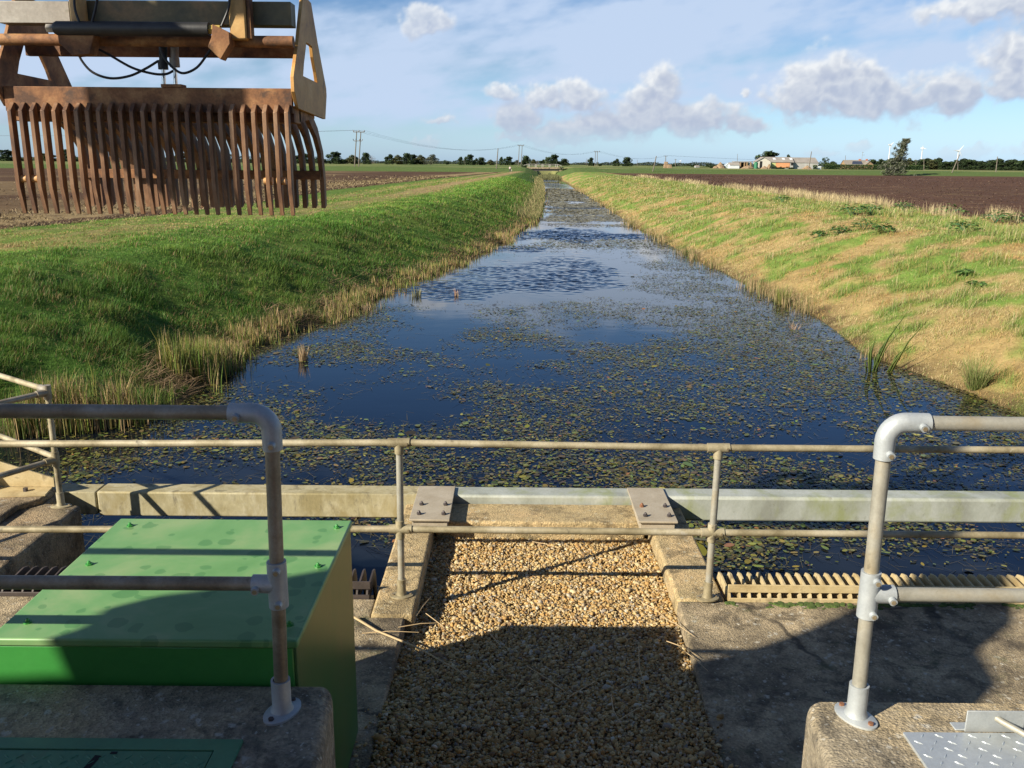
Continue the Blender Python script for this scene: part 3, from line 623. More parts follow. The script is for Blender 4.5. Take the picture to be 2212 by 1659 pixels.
def hose(pts, y=YF + .12, r=.0085):
    P_ = [at(a_, b2, y=y) for a_, b2 in pts]; out = []
    for i in range(len(P_) - 1):
        p0, p1, p2, p3 = P_[max(i - 1, 0)], P_[i], P_[i + 1], P_[min(i + 2, len(P_) - 1)]
        for k in range(6):
            t = k / 6; out.append(.5 * ((2 * p1) + (p2 - p0) * t + (2 * p0 - 5 * p1 + 4 * p2 - p3) * t * t + (3 * p1 - p0 - 3 * p2 + p3) * t ** 3))
    obj('hydraulic_hose', MB().tube(out + [P_[-1]], r, 8), M['rubber'], rk)
hose([(168, 108), (176, 130), (200, 156), (238, 169), (280, 164), (315, 148), (341, 132)])
hose([(195, 98), (235, 118), (285, 146), (330, 159), (358, 160), (374, 153)], YF + .14)
hose([(345, 98), (355, 125), (378, 150), (398, 158), (425, 146), (446, 120), (460, 100)], YF + .10)
hose([(160, -14), (162, 20), (172, 50)], YF - .04); hose([(212, -14), (206, 20), (198, 52)], YF - .04)
hose([(497, -14), (493, 20), (478, 58)], YF - .02)
# rear jaw
YR = YF + 1.08
zr0, zr1, zrb = at(660, 262, y=YR - .35)[2], at(690, 330, y=YR)[2], at(700, 447, y=YR)[2]
for i in range(26):
    x = XL + (XR - XL) * i / 25 + .012
    cl = [(YF + .28, zb1 + .05), (YF + .62, zr0 + .05), (YR - .20, zr0 - .08), (YR - .05, zr1), (YR + .01, (zr1 + zrb) / 2), (YR + .02, zrb)]
    th = [.05, .05, .048, .042, .038, .03]
    up = [(a_ + t_ * .45, b2 + t_ * .8) for (a_, b2), t_ in zip(cl[:3], th)] + [(a_ + t_, b2 + .01) for (a_, b2), t_ in zip(cl[3:], th[3:])]
    dn = [(a_ - t_ * .45, b2 - t_ * .8) for (a_, b2), t_ in zip(cl[:3], th)] + [(a_ - t_, b2 - .01) for (a_, b2), t_ in zip(cl[3:], th[3:])]
    obj('rear_tine', MB().prism(up + dn[::-1], 'x', x - .017, x + .017), M['rust_tine'], rk, smooth=False)
zc0 = at(640, 378, y=YR - .04)[2]
obj('rear_cross_bar', MB().box(XSL + .05, XSR - .05, YR - .075, YR - .045, zc0 - .035, zc0 + .035), M['rust'], rk, bevel=.003)
obj('jaw_hood', MB().prism([(YF + .25, zb1 + .11), (YF + .74, zr0 + .09), (YF + .75, zr0 + .02), (YF + .25, zb1 - .0)], 'x', XSL + .02, XSR - .02), M['rust'], rk, bevel=.004)
# invented brick pump house, added unseen behind the viewer to block sky light
ph = thing('sky_block_house', (4, -4, 1.4), 'invented dark brick pump house, added unseen behind the viewpoint to block sky light', 'building')
obj('wall', MB().box(-1.9, 11, -9, -1.25, 1.0, 5.3), M['redbrick'], ph)
obj('roof', MB().prism([(-9.5, 5.301), (-.85, 5.301), (-.85, 5.45), (-5.2, 7.0), (-9.5, 5.45)], 'x', -2.2, 11.4), M['tile'], ph, smooth=False)
dr = obj('door', MB().box(2.6, 3.9, -1.249, -1.20, 1.46, 3.6), M['green'], ph, bevel=.01)
obj('handle', MB().tube([(3.75, -1.20, 2.45), (3.75, -1.14, 2.45), (3.62, -1.14, 2.45)], .012, 8), M['galv'], dr)
for x_ in (.2, 5.6, 8.2):
    w_ = obj('window', MB().box(x_, x_ + 1.2, -1.249, -1.215, 2.6, 3.9), M['white'], ph, bevel=.005)
    obj('pane', MB().box(x_ + .07, x_ + 1.13, -1.2145, -1.205, 2.67, 3.83), M['solar'], w_)
# invented mast and boom, added out of frame to throw the broad apron shadow
ms = thing('unseen_shade_crane', (-4.3, .5, 1.455), 'invented mast and boom over the weed rake, added unseen left of the plinth to cast shade', 'crane')
obj('mast', MB().prism([(-5.7, 1.45), (-2.35, 1.45), (-2.35, 4.3), (-2.95, 5.0), (-3.2, 5.6), (-3.65, 5.95), (-3.75, 6.3), (-4.4, 7.0), (-4.6, 8.838), (-5.0, 8.838), (-4.92, 6.5), (-4.90, 6.1), (-4.99, 5.83), (-5.22, 5.69), (-5.36, 5.5), (-5.5, 5.42), (-5.5, 5.3), (-5.30, 5.15), (-5.24, 4.93), (-5.7, 4.90)], 'y', .46, .54), M['ochre'], ms)  # made-up outline, shaped to cast the shadow on the apron
bo = MB()
d_ = Vector((-2.45, 6.31, 9.0)) - Vector((-4.8, .5, 9.0)); L_ = d_.length; mt = Matrix.Translation((-4.8, .5, 9.0)) @ d_.to_track_quat('X', 'Z').to_matrix().to_4x4()
bo.box(-5.42, -5.18, 4.0, 4.6, 6.2, 7.3).box(-5.3, -3.2, 4.25, 4.4, 7.301, 7.45)  # block and arm added on the boom to shade the rake's middle
bo.box(-.5, L_ + .3, -.13, .13, -.16, .16, mt).box(-3.3, -1.5, 6.22, 6.40, 6.6, 6.8).box(-2.53, -2.37, 6.23, 6.39, 6.801, 8.839)
obj('boom', bo, M['ochre'], ms, bevel=.01)

# ================================================================== CANAL, BANKS, FIELDS
def smooth1(k, v): return lambda Y: np.interp(Y, k, v)
XLp = ([8, 11.5, 13.2, 13.9, 14.6, 16, 21, 24, 25.5, 32, 38.7, 47, 62, 80, 101, 160, 257, 320, 400], [-14, -12, -9.5, -7.6, -6.5, -6.1, -6.4, -5.6, -4.9, -4.4, -2.6, -1.2, .9, 2.1, 3.0, 5.1, 7.7, 9.4, 10])
XRp = ([8, 15, 17, 21, 24, 27, 31, 36, 50, 68, 100, 150, 237, 320, 400], [9.6, 9.4, 9.25, 8.5, 8.9, 9.2, 9.0, 8.9, 8.8, 8.9, 9.8, 10.9, 12.8, 14.6, 15])
def xl(Y): return np.interp(Y, *XLp)
def xr(Y): return np.interp(Y, *XRp)
def d_track(Y): return np.interp(Y, [16, 29, 60, 107, 180, 270, 320], [10.3, 10.2, 11.6, 12.3, 11, 8.6, 7])
def d_field_l(Y): return np.interp(Y, [10, 16, 35, 48, 62, 88, 120, 158, 250, 270], [15, 15, 16.6, 16.8, 18.2, 20.4, 19.8, 18.8, 13.5, 12.2])
def d_field_r(Y): return np.interp(Y, [10, 40, 60, 83, 134, 300], [15.2, 15.3, 15.7, 15.2, 15.6, 15.0])
HL = ([-3, -.6, 0, .5, 1.5, 3, 4.9, 6.4, 8.5, 12, 16], [-.9, -.35, .01, .18, .58, 1.22, 1.88, 2.04, 1.96, 1.8, 1.72])
HR = ([-3, -.5, 0, .5, 1.8, 3.6, 5.4, 7.5, 12.5, 15.5, 17], [-.9, -.3, .01, .20, .72, 1.32, 1.82, 2.05, 2.0, 1.8, 1.72])
def height(X, Y, side, d):
    X, Y, d = np.asarray(X, float), np.asarray(Y, float), np.asarray(d, float)
    z = np.interp(d, *(HL if side < 0 else HR))
    amp = sstep(-.2, 1.2, d) * (1 - .65 * sstep(14, 17, d))
    near = 1 - .7 * sstep(60, 140, Y)
    z = z + amp * near * (.30 * (fbm(X, Y, 3.2, 21, 3) - .5) + .26 * (fbm(X, Y, 1.25, 23, 3) - .5))
    z = z + sstep(16, 18, d) * (1 - sstep(150, 260, Y)) * .10 * (fbm(X, Y, .7, 25, 2) - .5)
    far = sstep(289, 306, Y) * sstep(-.2, 1., d)
    return z + far * (1.25 + .35 * (fbm(X, Y, 40, 27, 3) - .5))
C_ = dict(green=(.075, .15, .025), green2=(.11, .17, .033), olive=(.11, .11, .035), straw=(.34, .245, .105), mud=(.075, .05, .028), soilR=(.098, .053, .034), soilL=(.085, .050, .029), stub=(.30, .22, .11),
          track=(.36, .25, .13), fargreen=(.10, .145, .042), farpale=(.24, .24, .09))
C_ = {k: np.array(v) for k, v in C_.items()}
def lerp(a, b, t): return a * (1 - t[..., None]) + b * t[..., None]
def greenness_right(X, Y, d):
    g = .55 * fbm(X, Y, 2.6, 81, 5) + .45 * fbm(X, Y, .8, 85, 4) + .75 * (fbm(X, Y, .9, 83, 3) - .5)
    g = g + .16 * sstep(6.5, 9.5, d) * (1 - sstep(12, 13.2, d)) - .16 * (1 - sstep(.2, 1.6, d)) - .25 * sstep(12.6, 13.4, d) * (1 - sstep(14.8, 15.4, d)) + .06 * sstep(45, 110, Y)
    return sstep(.43, .62, g)
def ground_colour(X, Y, side, d):
    n = fbm(X, Y, 2.0, 91, 4); n2 = fbm(X, Y, .6, 93, 3); nb = fbm(X, Y, 25, 95, 3)
    sh = X.shape + (3,)
    if side < 0:
        c = lerp(np.broadcast_to(C_['green'], sh), C_['green2'], sstep(.4, .65, n))
        c = lerp(c, C_['mud'] * 1.2, (1 - sstep(.2, 1.6, d + (n2 - .5) * 1.5)) * .9)
        top = sstep(5.5, 8, d)
        c = lerp(c, C_['green2'] * 1.05, top * .7)
        dt = d_track(Y)
        for off, w in ((0, .6), (-2.0, .55), (3.6, .8)):
            t = np.exp(-((d - dt - off) / w) ** 2) * np.clip(.35 + n * 1.1, 0, 1)
            c = lerp(c, C_['track'], np.clip(t * (.45 + .6 * sstep(50, 110, Y)), 0, 1))
        tm = np.exp(-((d - dt + 1) / 1.7) ** 2) * sstep(45, 100, Y) * .95
        c = lerp(c, C_['track'], tm * np.clip(.55 + n2, 0, 1))
        pale = np.exp(-((d - dt + .8) / 2.3) ** 2) * sstep(.38, .62, n2) * .55
        c = lerp(c, C_['straw'] * .75, pale)
        df = d - d_field_l(Y) + (n - .5) * .8
        f = sstep(-.15, .15, df) * (1 - sstep(284, 290, Y))
        soil = lerp(np.broadcast_to(C_['soilL'], sh), C_['soilL'] * 1.35, sstep(.4, .7, n2))
        stub = sstep(1.6, 2.4, df) * (1 - sstep(5.5, 9, df)) + .45 * sstep(.45, .6, nb) * sstep(5, 9, df) * (1 - sstep(60, 120, df))
        soil = lerp(soil, C_['stub'], np.clip(stub, 0, 1) * np.clip(.25 + 1.2 * n2, 0, 1))
        c = lerp(c, soil, f)
    else:
        g = greenness_right(X, Y, d)
        c = lerp(np.broadcast_to(C_['straw'] * 1.1, sh), C_['green2'] * 1.5, g)
        c = lerp(c, C_['mud'], (1 - sstep(.05, .7, d + (n2 - .5))) * .8)
        df = d - d_field_r(Y) + (n - .5) * .5
        f = sstep(-.1, .1, df) * (1 - sstep(286, 291, Y))
        soil = lerp(np.broadcast_to(C_['soilR'], sh), C_['soilR'] * 1.3, sstep(.42, .7, nb * .6 + n2 * .4))
        soil = lerp(soil, C_['stub'] * .8, sstep(.60, .72, n2) * .30 * (1 - sstep(90, 200, Y)))
        c = lerp(c, soil, f)
    fg = lerp(np.broadcast_to(C_['fargreen'], sh), C_['farpale'], sstep(.46, .62, fbm(X / 4, Y, 9, 97, 4)) * sstep(310, 345, Y))
    fg = lerp(fg, C_['soilL'], sstep(.56, .60, fbm(X, Y, 260, 99, 2)) * sstep(500, 560, Y))
    return lerp(c, fg, sstep(287, 292, Y))

def build_ground():
    rows = np.concatenate([np.arange(7, 62, .33), np.geomspace(62, 285, 105)[0:], np.arange(286.5, 320, 1.5), np.geomspace(321, 11000, 60)])
    dl = np.concatenate([np.arange(-1.6, 8, .22), np.arange(8, 27, .4), np.arange(27, 60, 1.6), np.geomspace(61, 11000, 70)])
    cols = []
    Yg = rows[:, None]
    nL = len(dl)
    XLg = xl(Yg) - dl[None, ::-1]; XRg = xr(Yg) + dl[None]
    dL = np.broadcast_to(dl[None, ::-1], XLg.shape); dR = np.broadcast_to(dl[None], XRg.shape)
    YL = np.broadcast_to(Yg, XLg.shape)
    zL = height(XLg, YL, -1, dL); zR = height(XRg, YL, 1, dR)
    # past the bridge the channel is closed over by rising ground out of sight
    far = sstep(335, 350, YL)
    zL = np.maximum(zL, far * 2.9 - (1 - far) * 5); zR = np.maximum(zR, far * 2.9 - (1 - far) * 5)
    XX = np.concatenate([XLg, XRg], 1); YY = np.concatenate([YL, YL], 1); ZZ = np.concatenate([zL, zR], 1)
    CC = np.concatenate([ground_colour(XLg, YL, -1, dL), ground_colour(XRg, YL, 1, dR)], 1)
    nr, nc = XX.shape
    ii = (np.arange(nr - 1)[:, None] * nc + np.arange(nc - 1)[None]).ravel()
    o = npmesh('ground', np.stack([XX, YY, ZZ], -1).reshape(-1, 3), [np.stack([ii, ii + 1, ii + nc + 1, ii + nc], 1)], M['ground'], CC.reshape(-1, 3), smooth=True)
    nt = M['ground'].node_tree; b = nt.nodes['Principled BSDF']; bump(nt, b, noise(nt, geoco(nt), 3.2, 6, .75), .9, .12)
    structure(o)
build_ground()

# water
def water_mat():
    m, nt, b = new_mat('canal water'); co = geoco(nt)
    b.inputs['Base Color'].default_value = (.004, .007, .011, 1); b.inputs['Roughness'].default_value = .035; b.inputs['IOR'].default_value = 1.333
    b.inputs['Specular IOR Level'].default_value = .5
    s = nd(nt, 'ShaderNodeSeparateXYZ'); nt.links.new(co, s.inputs[0]); x, y = s.outputs[0], s.outputs[1]
    wob = mth(nt, 'MULTIPLY', mth(nt, 'SUBTRACT', noise(nt, vmul(nt, co, (.5, .28, 1)), 1.0, 5, .6), .5), 1.5)
    acc = None
    for (cx, cy_, hx, hy, st) in ((8.5, 190, 3, 22, .9), (8.5, 245, 3.5, 14, .9), (5.0, 92, 5, 2.0, .8)):
        a = mth(nt, 'POWER', mth(nt, 'DIVIDE', mth(nt, 'SUBTRACT', x, cx), hx), 2.); c = mth(nt, 'POWER', mth(nt, 'DIVIDE', mth(nt, 'SUBTRACT', y, cy_), hy), 2.)
        v = mth(nt, 'MULTIPLY', mth(nt, 'SUBTRACT', 1.15, mth(nt, 'SQRT', mth(nt, 'ADD', a, c))), st)
        acc = v if acc is None else mth(nt, 'MAXIMUM', acc, v)
    rip = ramp(nt, mth(nt, 'ADD', acc, wob), [(.08, 0.), (.6, 1.)])
    n1 = noise(nt, vmul(nt, co, (.75, 2.9, 1)), 1.7, 4, .6, .4)      # wind ripples
    n0 = noise(nt, vmul(nt, co, (1, 1.6, 1)), .55, 3, .5)
    bm1 = nd(nt, 'ShaderNodeBump'); bm1.inputs['Distance'].default_value = .2; nt.links.new(n1, bm1.inputs['Height']); nt.links.new(mth(nt, 'MULTIPLY', rip, .85), bm1.inputs['Strength'])
    bm0 = nd(nt, 'ShaderNodeBump'); bm0.inputs['Distance'].default_value = .05; bm0.inputs['Strength'].default_value = .05
    nt.links.new(n0, bm0.inputs['Height']); nt.links.new(bm1.outputs[0], bm0.inputs['Normal']); nt.links.new(bm0.outputs[0], b.inputs['Normal'])
    return m
def build_water():
    xs = np.concatenate([[-40, -20, -12, -8], np.arange(-6, 10.4, .075), [12, 20, 40, 60]]); ys = np.concatenate([np.arange(5, 26, 1.5), np.arange(26, 64, .075), np.geomspace(64.3, 352, 160)])
    X, Y = np.meshgrid(xs, ys)
    wob = 1.5 * (fbm(X * .55, Y * .3, 1.0, 181, 4) - .5)
    m = np.maximum.reduce([st * (1.15 - np.sqrt(((X - cx) / hx) ** 2 + ((Y - cy) / hy) ** 2)) for cx, cy, hx, hy, st in ((1.0, 36.5, 3.9, 7.0, 1.), (-1.5, 32, 3.6, 3.0, 1.), (3.6, 57.5, 5.4, 5.4, 1.15), (.6, 47.5, 1.6, 2.5, .8))])
    m = sstep(.02, .75, m + wob) * (.65 + .35 * sstep(.3, .62, fbm(X, Y * .6, 1.2, 187, 3)))
    w = .075 * (fbm(X * .9 + .12 * Y, Y, .22, 183, 3) - .5) + .03 * (fbm(X * .9 - .2 * Y, Y, .19, 185, 2) - .5)
    w = w * (1 + .7 * sstep(44, 52, Y))
    ny, nx = X.shape; ii = (np.arange(ny - 1)[:, None] * nx + np.arange(nx - 1)[None]).ravel()
    structure(npmesh('water', np.stack([X, Y, m * w], -1).reshape(-1, 3), [np.stack([ii, ii + 1, ii + nx + 1, ii + nx], 1)], water_mat(), smooth=True))
build_water()

# ------------------------------------------------------------------ blades
def blades(name, P_, H, W, ang, lean, col, mat, label, cat, kind='stuff', tipcol=1.25, curl=.5, parent=None, off=None, droop=0):
    """one bent two-segment blade per point"""
    n = len(P_); ca, sa = np.cos(ang), np.sin(ang)
    side = np.stack([-sa, ca, np.zeros(n)], 1) * (W / 2)[:, None]
    # blade faces roughly any way: twist the width axis
    tw = rng.uniform(-1.2, 1.2, n); side = np.stack([side[:, 0] * np.cos(tw) - side[:, 1] * np.sin(tw), side[:, 0] * np.sin(tw) + side[:, 1] * np.cos(tw), side[:, 2]], 1)
    d = np.stack([ca, sa, np.zeros(n)], 1)
    mid = P_ + d * (H * np.sin(lean * curl) * .55)[:, None] + np.array([0, 0, 1.]) * (H * np.cos(lean * curl) * .55)[:, None]
    tip = mid + d * (H * np.sin(lean) * .5)[:, None] + np.array([0, 0, 1.]) * (H * (np.cos(lean) - droop) * .5)[:, None]
    V = np.stack([P_ - side, P_ + side, mid + side * .75, mid - side * .75, tip], 1).reshape(-1, 3)
    k = (np.arange(n) * 5)[:, None]
    Q = k + np.array([[0, 1, 2, 3]]); T = k + np.array([[3, 2, 4]])
    c5 = np.stack([col * .8, col * .8, col, col, np.clip(col * tipcol, 0, .8)], 1).reshape(-1, 3)
    o = npmesh(name, V if off is None else V - np.array(off), [Q, T], mat, c5)
    if parent is not None: o.parent = parent
    elif off is not None: o.location = off
    if label: tag(o, label, cat, kind=kind)
    return o
def sampleY(n, a, b, p=.6):
    u = rng.random(n); k = int(n * p); Y = np.empty(n)
    Y[:k] = 1 / (1 / a + (1 / b - 1 / a) * u[:k]); Y[k:] = a * (b / a) ** u[k:]
    return Y
def grass_left():
    n = 560000; Y = sampleY(n, 11.5, 170); d = rng.uniform(.15, 17.5, n)
    keep = d < d_field_l(Y) - .2 + rng.normal(0, .35, n); Y, d = Y[keep], d[keep]
    X = xl(Y) - d; keep = ~((X > -3.7) & (Y < 8.5)); X, Y, d = X[keep], Y[keep], d[keep]
    worn = np.exp(-((d - d_track(Y) + .8) / 1.9) ** 4) * sstep(24, 60, Y) * .9 + .5 * sstep(1.5, 3, d - d_track(Y)) * sstep(40, 80, Y)
    keep = rng.random(len(X)) > worn * (.6 + .6 * fbm(X, Y / 3, 1.5, 117, 3)); X, Y, d = X[keep], Y[keep], d[keep]
    clump = fbm(X, Y, .55, 101, 3); big = fbm(X, Y, 2.4, 103, 3)
    keep = rng.random(len(X)) < .35 + 1.2 * clump; X, Y, d, clump, big = X[keep], Y[keep], d[keep], clump[keep], big[keep]
    n = len(X); z = height(X, Y, -1, d) - .01
    top = sstep(5.5, 8.5, d)
    slope = sstep(.8, 1.6, d) * (1 - sstep(4.2, 5.6, d))
    tuss = fbm(X, Y, .9, 105, 2)
    H = (.05 + .10 * sstep(.42, .7, clump) + slope * .13 * sstep(.50, .72, tuss)) * rng.uniform(.6, 1.4, n) * (1 - .45 * top)
    H = H * (1 + .3 * sstep(40, 100, Y))
    W = np.maximum(.005, .00042 * Y) * rng.uniform(.7, 1.4, n)
    g = np.stack([rng.uniform(.075, .13, n), rng.uniform(.17, .27, n), rng.uniform(.016, .036, n)], 1)
    g2 = np.stack([rng.uniform(.15, .23, n), rng.uniform(.24, .33, n), rng.uniform(.03, .06, n)], 1)
    st = np.stack([rng.uniform(.30, .46, n), rng.uniform(.22, .33, n), rng.uniform(.09, .15, n)], 1)
    t = sstep(.44, .62, big + .25 * (rng.random(n) - .5)); c = g * (1 - t[:, None] * .75) + g2 * (t[:, None] * .75)
    dt = d_track(Y)
    pst = .06 + slope * .06 + .14 * sstep(.5, .66, fbm(X, Y, 1.3, 107, 3)) + .75 * (1 - sstep(.3, 1.7, d)) * sstep(.35, .6, fbm(X, Y, 2., 109, 2)) + (.65 * np.exp(-((d - dt + .4) / 2.6) ** 2) + .4 * sstep(1.5, 3, d - dt)) * sstep(.30, .55, fbm(X / 1, Y / 4, .9, 111, 3))
    s_ = rng.random(n) < pst; c[s_] = st[s_]; H = np.where(s_, np.minimum(H, .16), H)
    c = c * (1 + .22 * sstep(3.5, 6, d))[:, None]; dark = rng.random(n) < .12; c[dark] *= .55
    yv = ((.75 + .6 * fbm(X, Y, 1.5, 113, 3)) * (1 - .24 * (1 - sstep(3.4, 5.6, d + 1.6 * (fbm(X, Y, 2.2, 115, 3) - .5)))))[:, None]; c = c * yv  # bank shading put into blade colour: shaded low slope darker, sunlit crest lighter
    H = np.where(rng.random(n) < sstep(60, 110, Y) * np.exp(-((d - dt + .6) / 1.3) ** 2) * .8, .02, H)
    ang = rng.normal(.35, 1.4, n); lean = np.abs(rng.normal(.85, .4, n))
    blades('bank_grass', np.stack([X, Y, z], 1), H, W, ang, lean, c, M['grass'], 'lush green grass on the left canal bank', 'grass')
def grass_right():
    n = 350000; Y = sampleY(n, 13.0, 190); d = rng.uniform(0.0, 16, n)
    keep = d < d_field_r(Y) + rng.normal(.1, .25, n); Y, d = Y[keep], d[keep]
    X = xr(Y) + d
    clump = fbm(X, Y, .5, 121, 3); keep = rng.random(len(X)) < .35 + 1.2 * clump; X, Y, d, clump = X[keep], Y[keep], d[keep], clump[keep]
    n = len(X); z = height(X, Y, 1, d) - .01
    gr = greenness_right(X, Y, d); isg = rng.random(n) < gr * .6 + .2
    tall = np.exp(-((d - 13.7 - 1.4 * (fbm(X * 0, Y, 7, 129, 2) - .5)) / .8) ** 2) * sstep(.51, .62, fbm(X * .5, Y / 2.2, 1.7, 123, 3))
    H = (.06 + .17 * sstep(.45, .7, clump) * (.5 + gr)) * rng.uniform(.6, 1.4, n); H = np.where(rng.random(n) < tall * .9, rng.uniform(.35, .8, n), H)
    edge = (d < .9); H = np.where(edge, H * 1.1, H)
    W = np.maximum(.0042, .00040 * Y) * rng.uniform(.7, 1.4, n)
    g = np.stack([rng.uniform(.17, .30, n), rng.uniform(.24, .34, n), rng.uniform(.05, .09, n)], 1)
    s1 = rng.random(n)[:, None]; warm = sstep(.45, .65, fbm(X, Y, 1.7, 125, 3))[:, None]
    st = np.array([.62, .50, .25]) * (.6 + .6 * s1) * (1 - warm * np.array([.05, .22, .38]))
    c = np.where(isg[:, None], g, st); tl = H > .4; c[tl] = np.array([.55, .44, .24]) * rng.uniform(.75, 1.15, (tl.sum(), 1))
    ang = rng.normal(.2, 1.6, n); lean = np.where(isg, np.abs(rng.normal(.6, .4, n)), np.abs(rng.normal(1.22, .3, n))); lean = np.where(tl, np.abs(rng.normal(.35, .2, n)), lean)
    blades('bank_grass', np.stack([X, Y, z], 1), H, W, ang, np.clip(lean, 0, 1.5), c, M['grass'], 'dry straw-coloured and pale green grass on the right canal bank', 'grass')
grass_left(); grass_right()
def field_litter():
    n = 60000; Y = sampleY(n, 30, 190, .7); d = d_field_l(Y) + rng.uniform(-.2, 1, n) ** 2 * 45; X = xl(Y) - d
    df = d - d_field_l(Y); nn = fbm(X, Y, 1.2, 171, 3); nb = fbm(X, Y, 9, 173, 2)
    keep = rng.random(n) < np.clip(.12 + .9 * sstep(1.3, 2.6, df) * (1 - sstep(6, 10, df)) + .4 * sstep(.45, .6, nb), 0, 1) * sstep(.35, .6, nn); X, Y, d, df = X[keep], Y[keep], d[keep], df[keep]; n = len(X)
    dk = rng.random(n) < .35
    c = np.where(dk[:, None], np.array([.06, .036, .022]), np.array([.42, .32, .17])) * rng.uniform(.6, 1.2, (n, 1))
    blades('stubble', np.stack([X, Y, height(X, Y, -1, d) - .01], 1), rng.uniform(.08, .22, n) + .0006 * Y, .0011 * Y * rng.uniform(.6, 1.5, n), rng.uniform(-3.14, 3.14, n), rng.uniform(.7, 1.4, n), c, M['grass'], 'straw stubble and dark clods scattered over the left field', 'stubble', curl=.9)
    n = 26000; Y = sampleY(n, 30, 240, .5); d = d_field_r(Y) + .3 + rng.uniform(0, 1, n) ** 1.6 * 120; X = xr(Y) + d
    dk = rng.random(n) < .6
    c = np.where(dk[:, None], np.array([.05, .03, .02]), np.array([.24, .16, .10])) * rng.uniform(.6, 1.2, (n, 1))
    blades('stubble', np.stack([X, Y, height(X, Y, 1, d) - .01], 1), rng.uniform(.05, .13, n) + .0004 * Y, .0009 * Y * rng.uniform(.6, 1.5, n), rng.uniform(-3.14, 3.14, n), rng.uniform(.8, 1.5, n), c, M['grass'], 'sparse straw flecks and clods on the bare right field', 'stubble', curl=.9)
field_litter()

def reeds():
    # left margin
    n = 42000; Y = sampleY(n, 12.8, 150, .8); d = rng.normal(.10, .34, n) + .3 * (1 - sstep(17, 24, Y))
    X = xl(Y) - d; cl = fbm(X, Y, .7, 131, 3); band = fbm(X * .2, Y, 3.2, 133, 2)
    keep = (rng.random(n) < sstep(.42, .60, cl) * (.35 + .9 * sstep(.35, .6, band) + .6 * (Y < 22))) & (d > -.9) & (d < .95) & (X > -8.2)
    X, Y, d, cl = X[keep], Y[keep], d[keep], cl[keep]; n = len(X)
    z = np.maximum(height(X, Y, -1, d), -.05) - .03
    H = rng.uniform(.16, .46, n) * (1 + 1.1 * (1 - sstep(17.5, 20.5, Y))) * (.85 + .1 * sstep(30, 60, Y))
    W = np.maximum(.013, .0005 * Y) * rng.uniform(.6, 1.5, n)
    pg = np.where(Y < 20, .75, .5) * (.4 + 1.2 * fbm(X, Y, 1.1, 135, 2)); isg = rng.random(n) < pg
    g = np.stack([rng.uniform(.13, .24, n), rng.uniform(.17, .27, n), rng.uniform(.035, .06, n)], 1)
    st = np.array([.52, .38, .20]) * rng.uniform(.5, 1.15, (n, 1)) * np.stack([np.ones(n), rng.uniform(.85, 1.05, n), rng.uniform(.7, 1.1, n)], 1)
    c = np.where(isg[:, None], g, st)
    blades('reed_margin', np.stack([X, Y, z], 1), H, W, rng.uniform(-3.14, 3.14, n), np.abs(rng.normal(.16, .22, n)), c, M['reed'], 'cut and standing reeds fringing the left edge of the water', 'reeds', curl=.3)
    # fallen litter behind the reeds
    n = 5000; Y = sampleY(n, 16, 90, .75); d = np.abs(rng.normal(.6, .4, n)); X = xl(Y) - d
    keep = fbm(X, Y, 1.1, 137, 3) > .5; X, Y, d = X[keep], Y[keep], d[keep]; n = len(X)
    c = np.array([.40, .27, .15]) * rng.uniform(.5, 1.2, (n, 1))
    blades('reed_litter', np.stack([X, Y, height(X, Y, -1, d) + rng.uniform(0, .14, n)], 1), rng.uniform(.2, .6, n), np.maximum(.011, .0005 * Y), rng.uniform(-3.14, 3.14, n), rng.uniform(1.3, 1.6, n), c, M['reed'], 'brown fallen reed litter behind the left reed fringe', 'reed litter', curl=.9)
    # right margin, sparse
    n = 9000; Y = sampleY(n, 20, 160, .6); d = rng.normal(-.05, .3, n); X = xr(Y) + d
    keep = sstep(.50, .62, fbm(X * .3, Y, 3.6, 139, 2)) * rng.random(n) > .35; X, Y, d = X[keep], Y[keep], d[keep]; n = len(X)
    isg = rng.random(n) < .35
    c = np.where(isg[:, None], np.array([.15, .17, .05]) * rng.uniform(.6, 1.3, (n, 1)), np.array([.48, .35, .18]) * rng.uniform(.5, 1.1, (n, 1)))
    blades('reed_margin', np.stack([X, Y, np.full(n, -.03)], 1), rng.uniform(.2, .55, n), np.maximum(.011, .00045 * Y), rng.uniform(-3.14, 3.14, n), np.abs(rng.normal(.2, .2, n)), c, M['reed'], 'broken line of reeds along the right edge of the water', 'reeds', curl=.3)
    # the far end of the channel is choked
    n = 9000; Y = rng.uniform(256, 316, n); X = xl(Y) + (xr(Y) - xl(Y)) * rng.uniform(-.15, 1.1, n)
    keep = rng.random(n) < sstep(254, 275, Y + 8 * (fbm(X, Y, 3, 141, 2) - .5)); X, Y = X[keep], Y[keep]; n = len(X)
    c = np.array([.17, .17, .07]) * rng.uniform(.5, 1.3, (n, 1))
    blades('reed_bed', np.stack([X, Y, np.full(n, -.05)], 1), rng.uniform(.5, 1.2, n), np.full(n, .10), rng.uniform(-3.14, 3.14, n), np.abs(rng.normal(.2, .15, n)), c, M['reed'], 'olive reed bed choking the channel before the bridge', 'reeds')
    n = 12000; Y = sampleY(n, 70, 270, .4); d = np.abs(rng.normal(0, .8, n)) - .4; X = xl(Y) - d
    c = np.where((rng.random(n) < .45)[:, None], np.array([.17, .20, .06]), np.array([.36, .29, .14])) * rng.uniform(.5, 1.2, (n, 1)); 
    blades('reed_margin', np.stack([X, Y, np.maximum(height(X, Y, -1, d), 0) - .03], 1), rng.uniform(.25, .65, n), .0005 * Y, rng.uniform(-3.14, 3.14, n), np.abs(rng.normal(.25, .2, n)), c, M['reed'], 'distant straw-coloured reed fringe along the left waterside', 'reeds')
reeds()

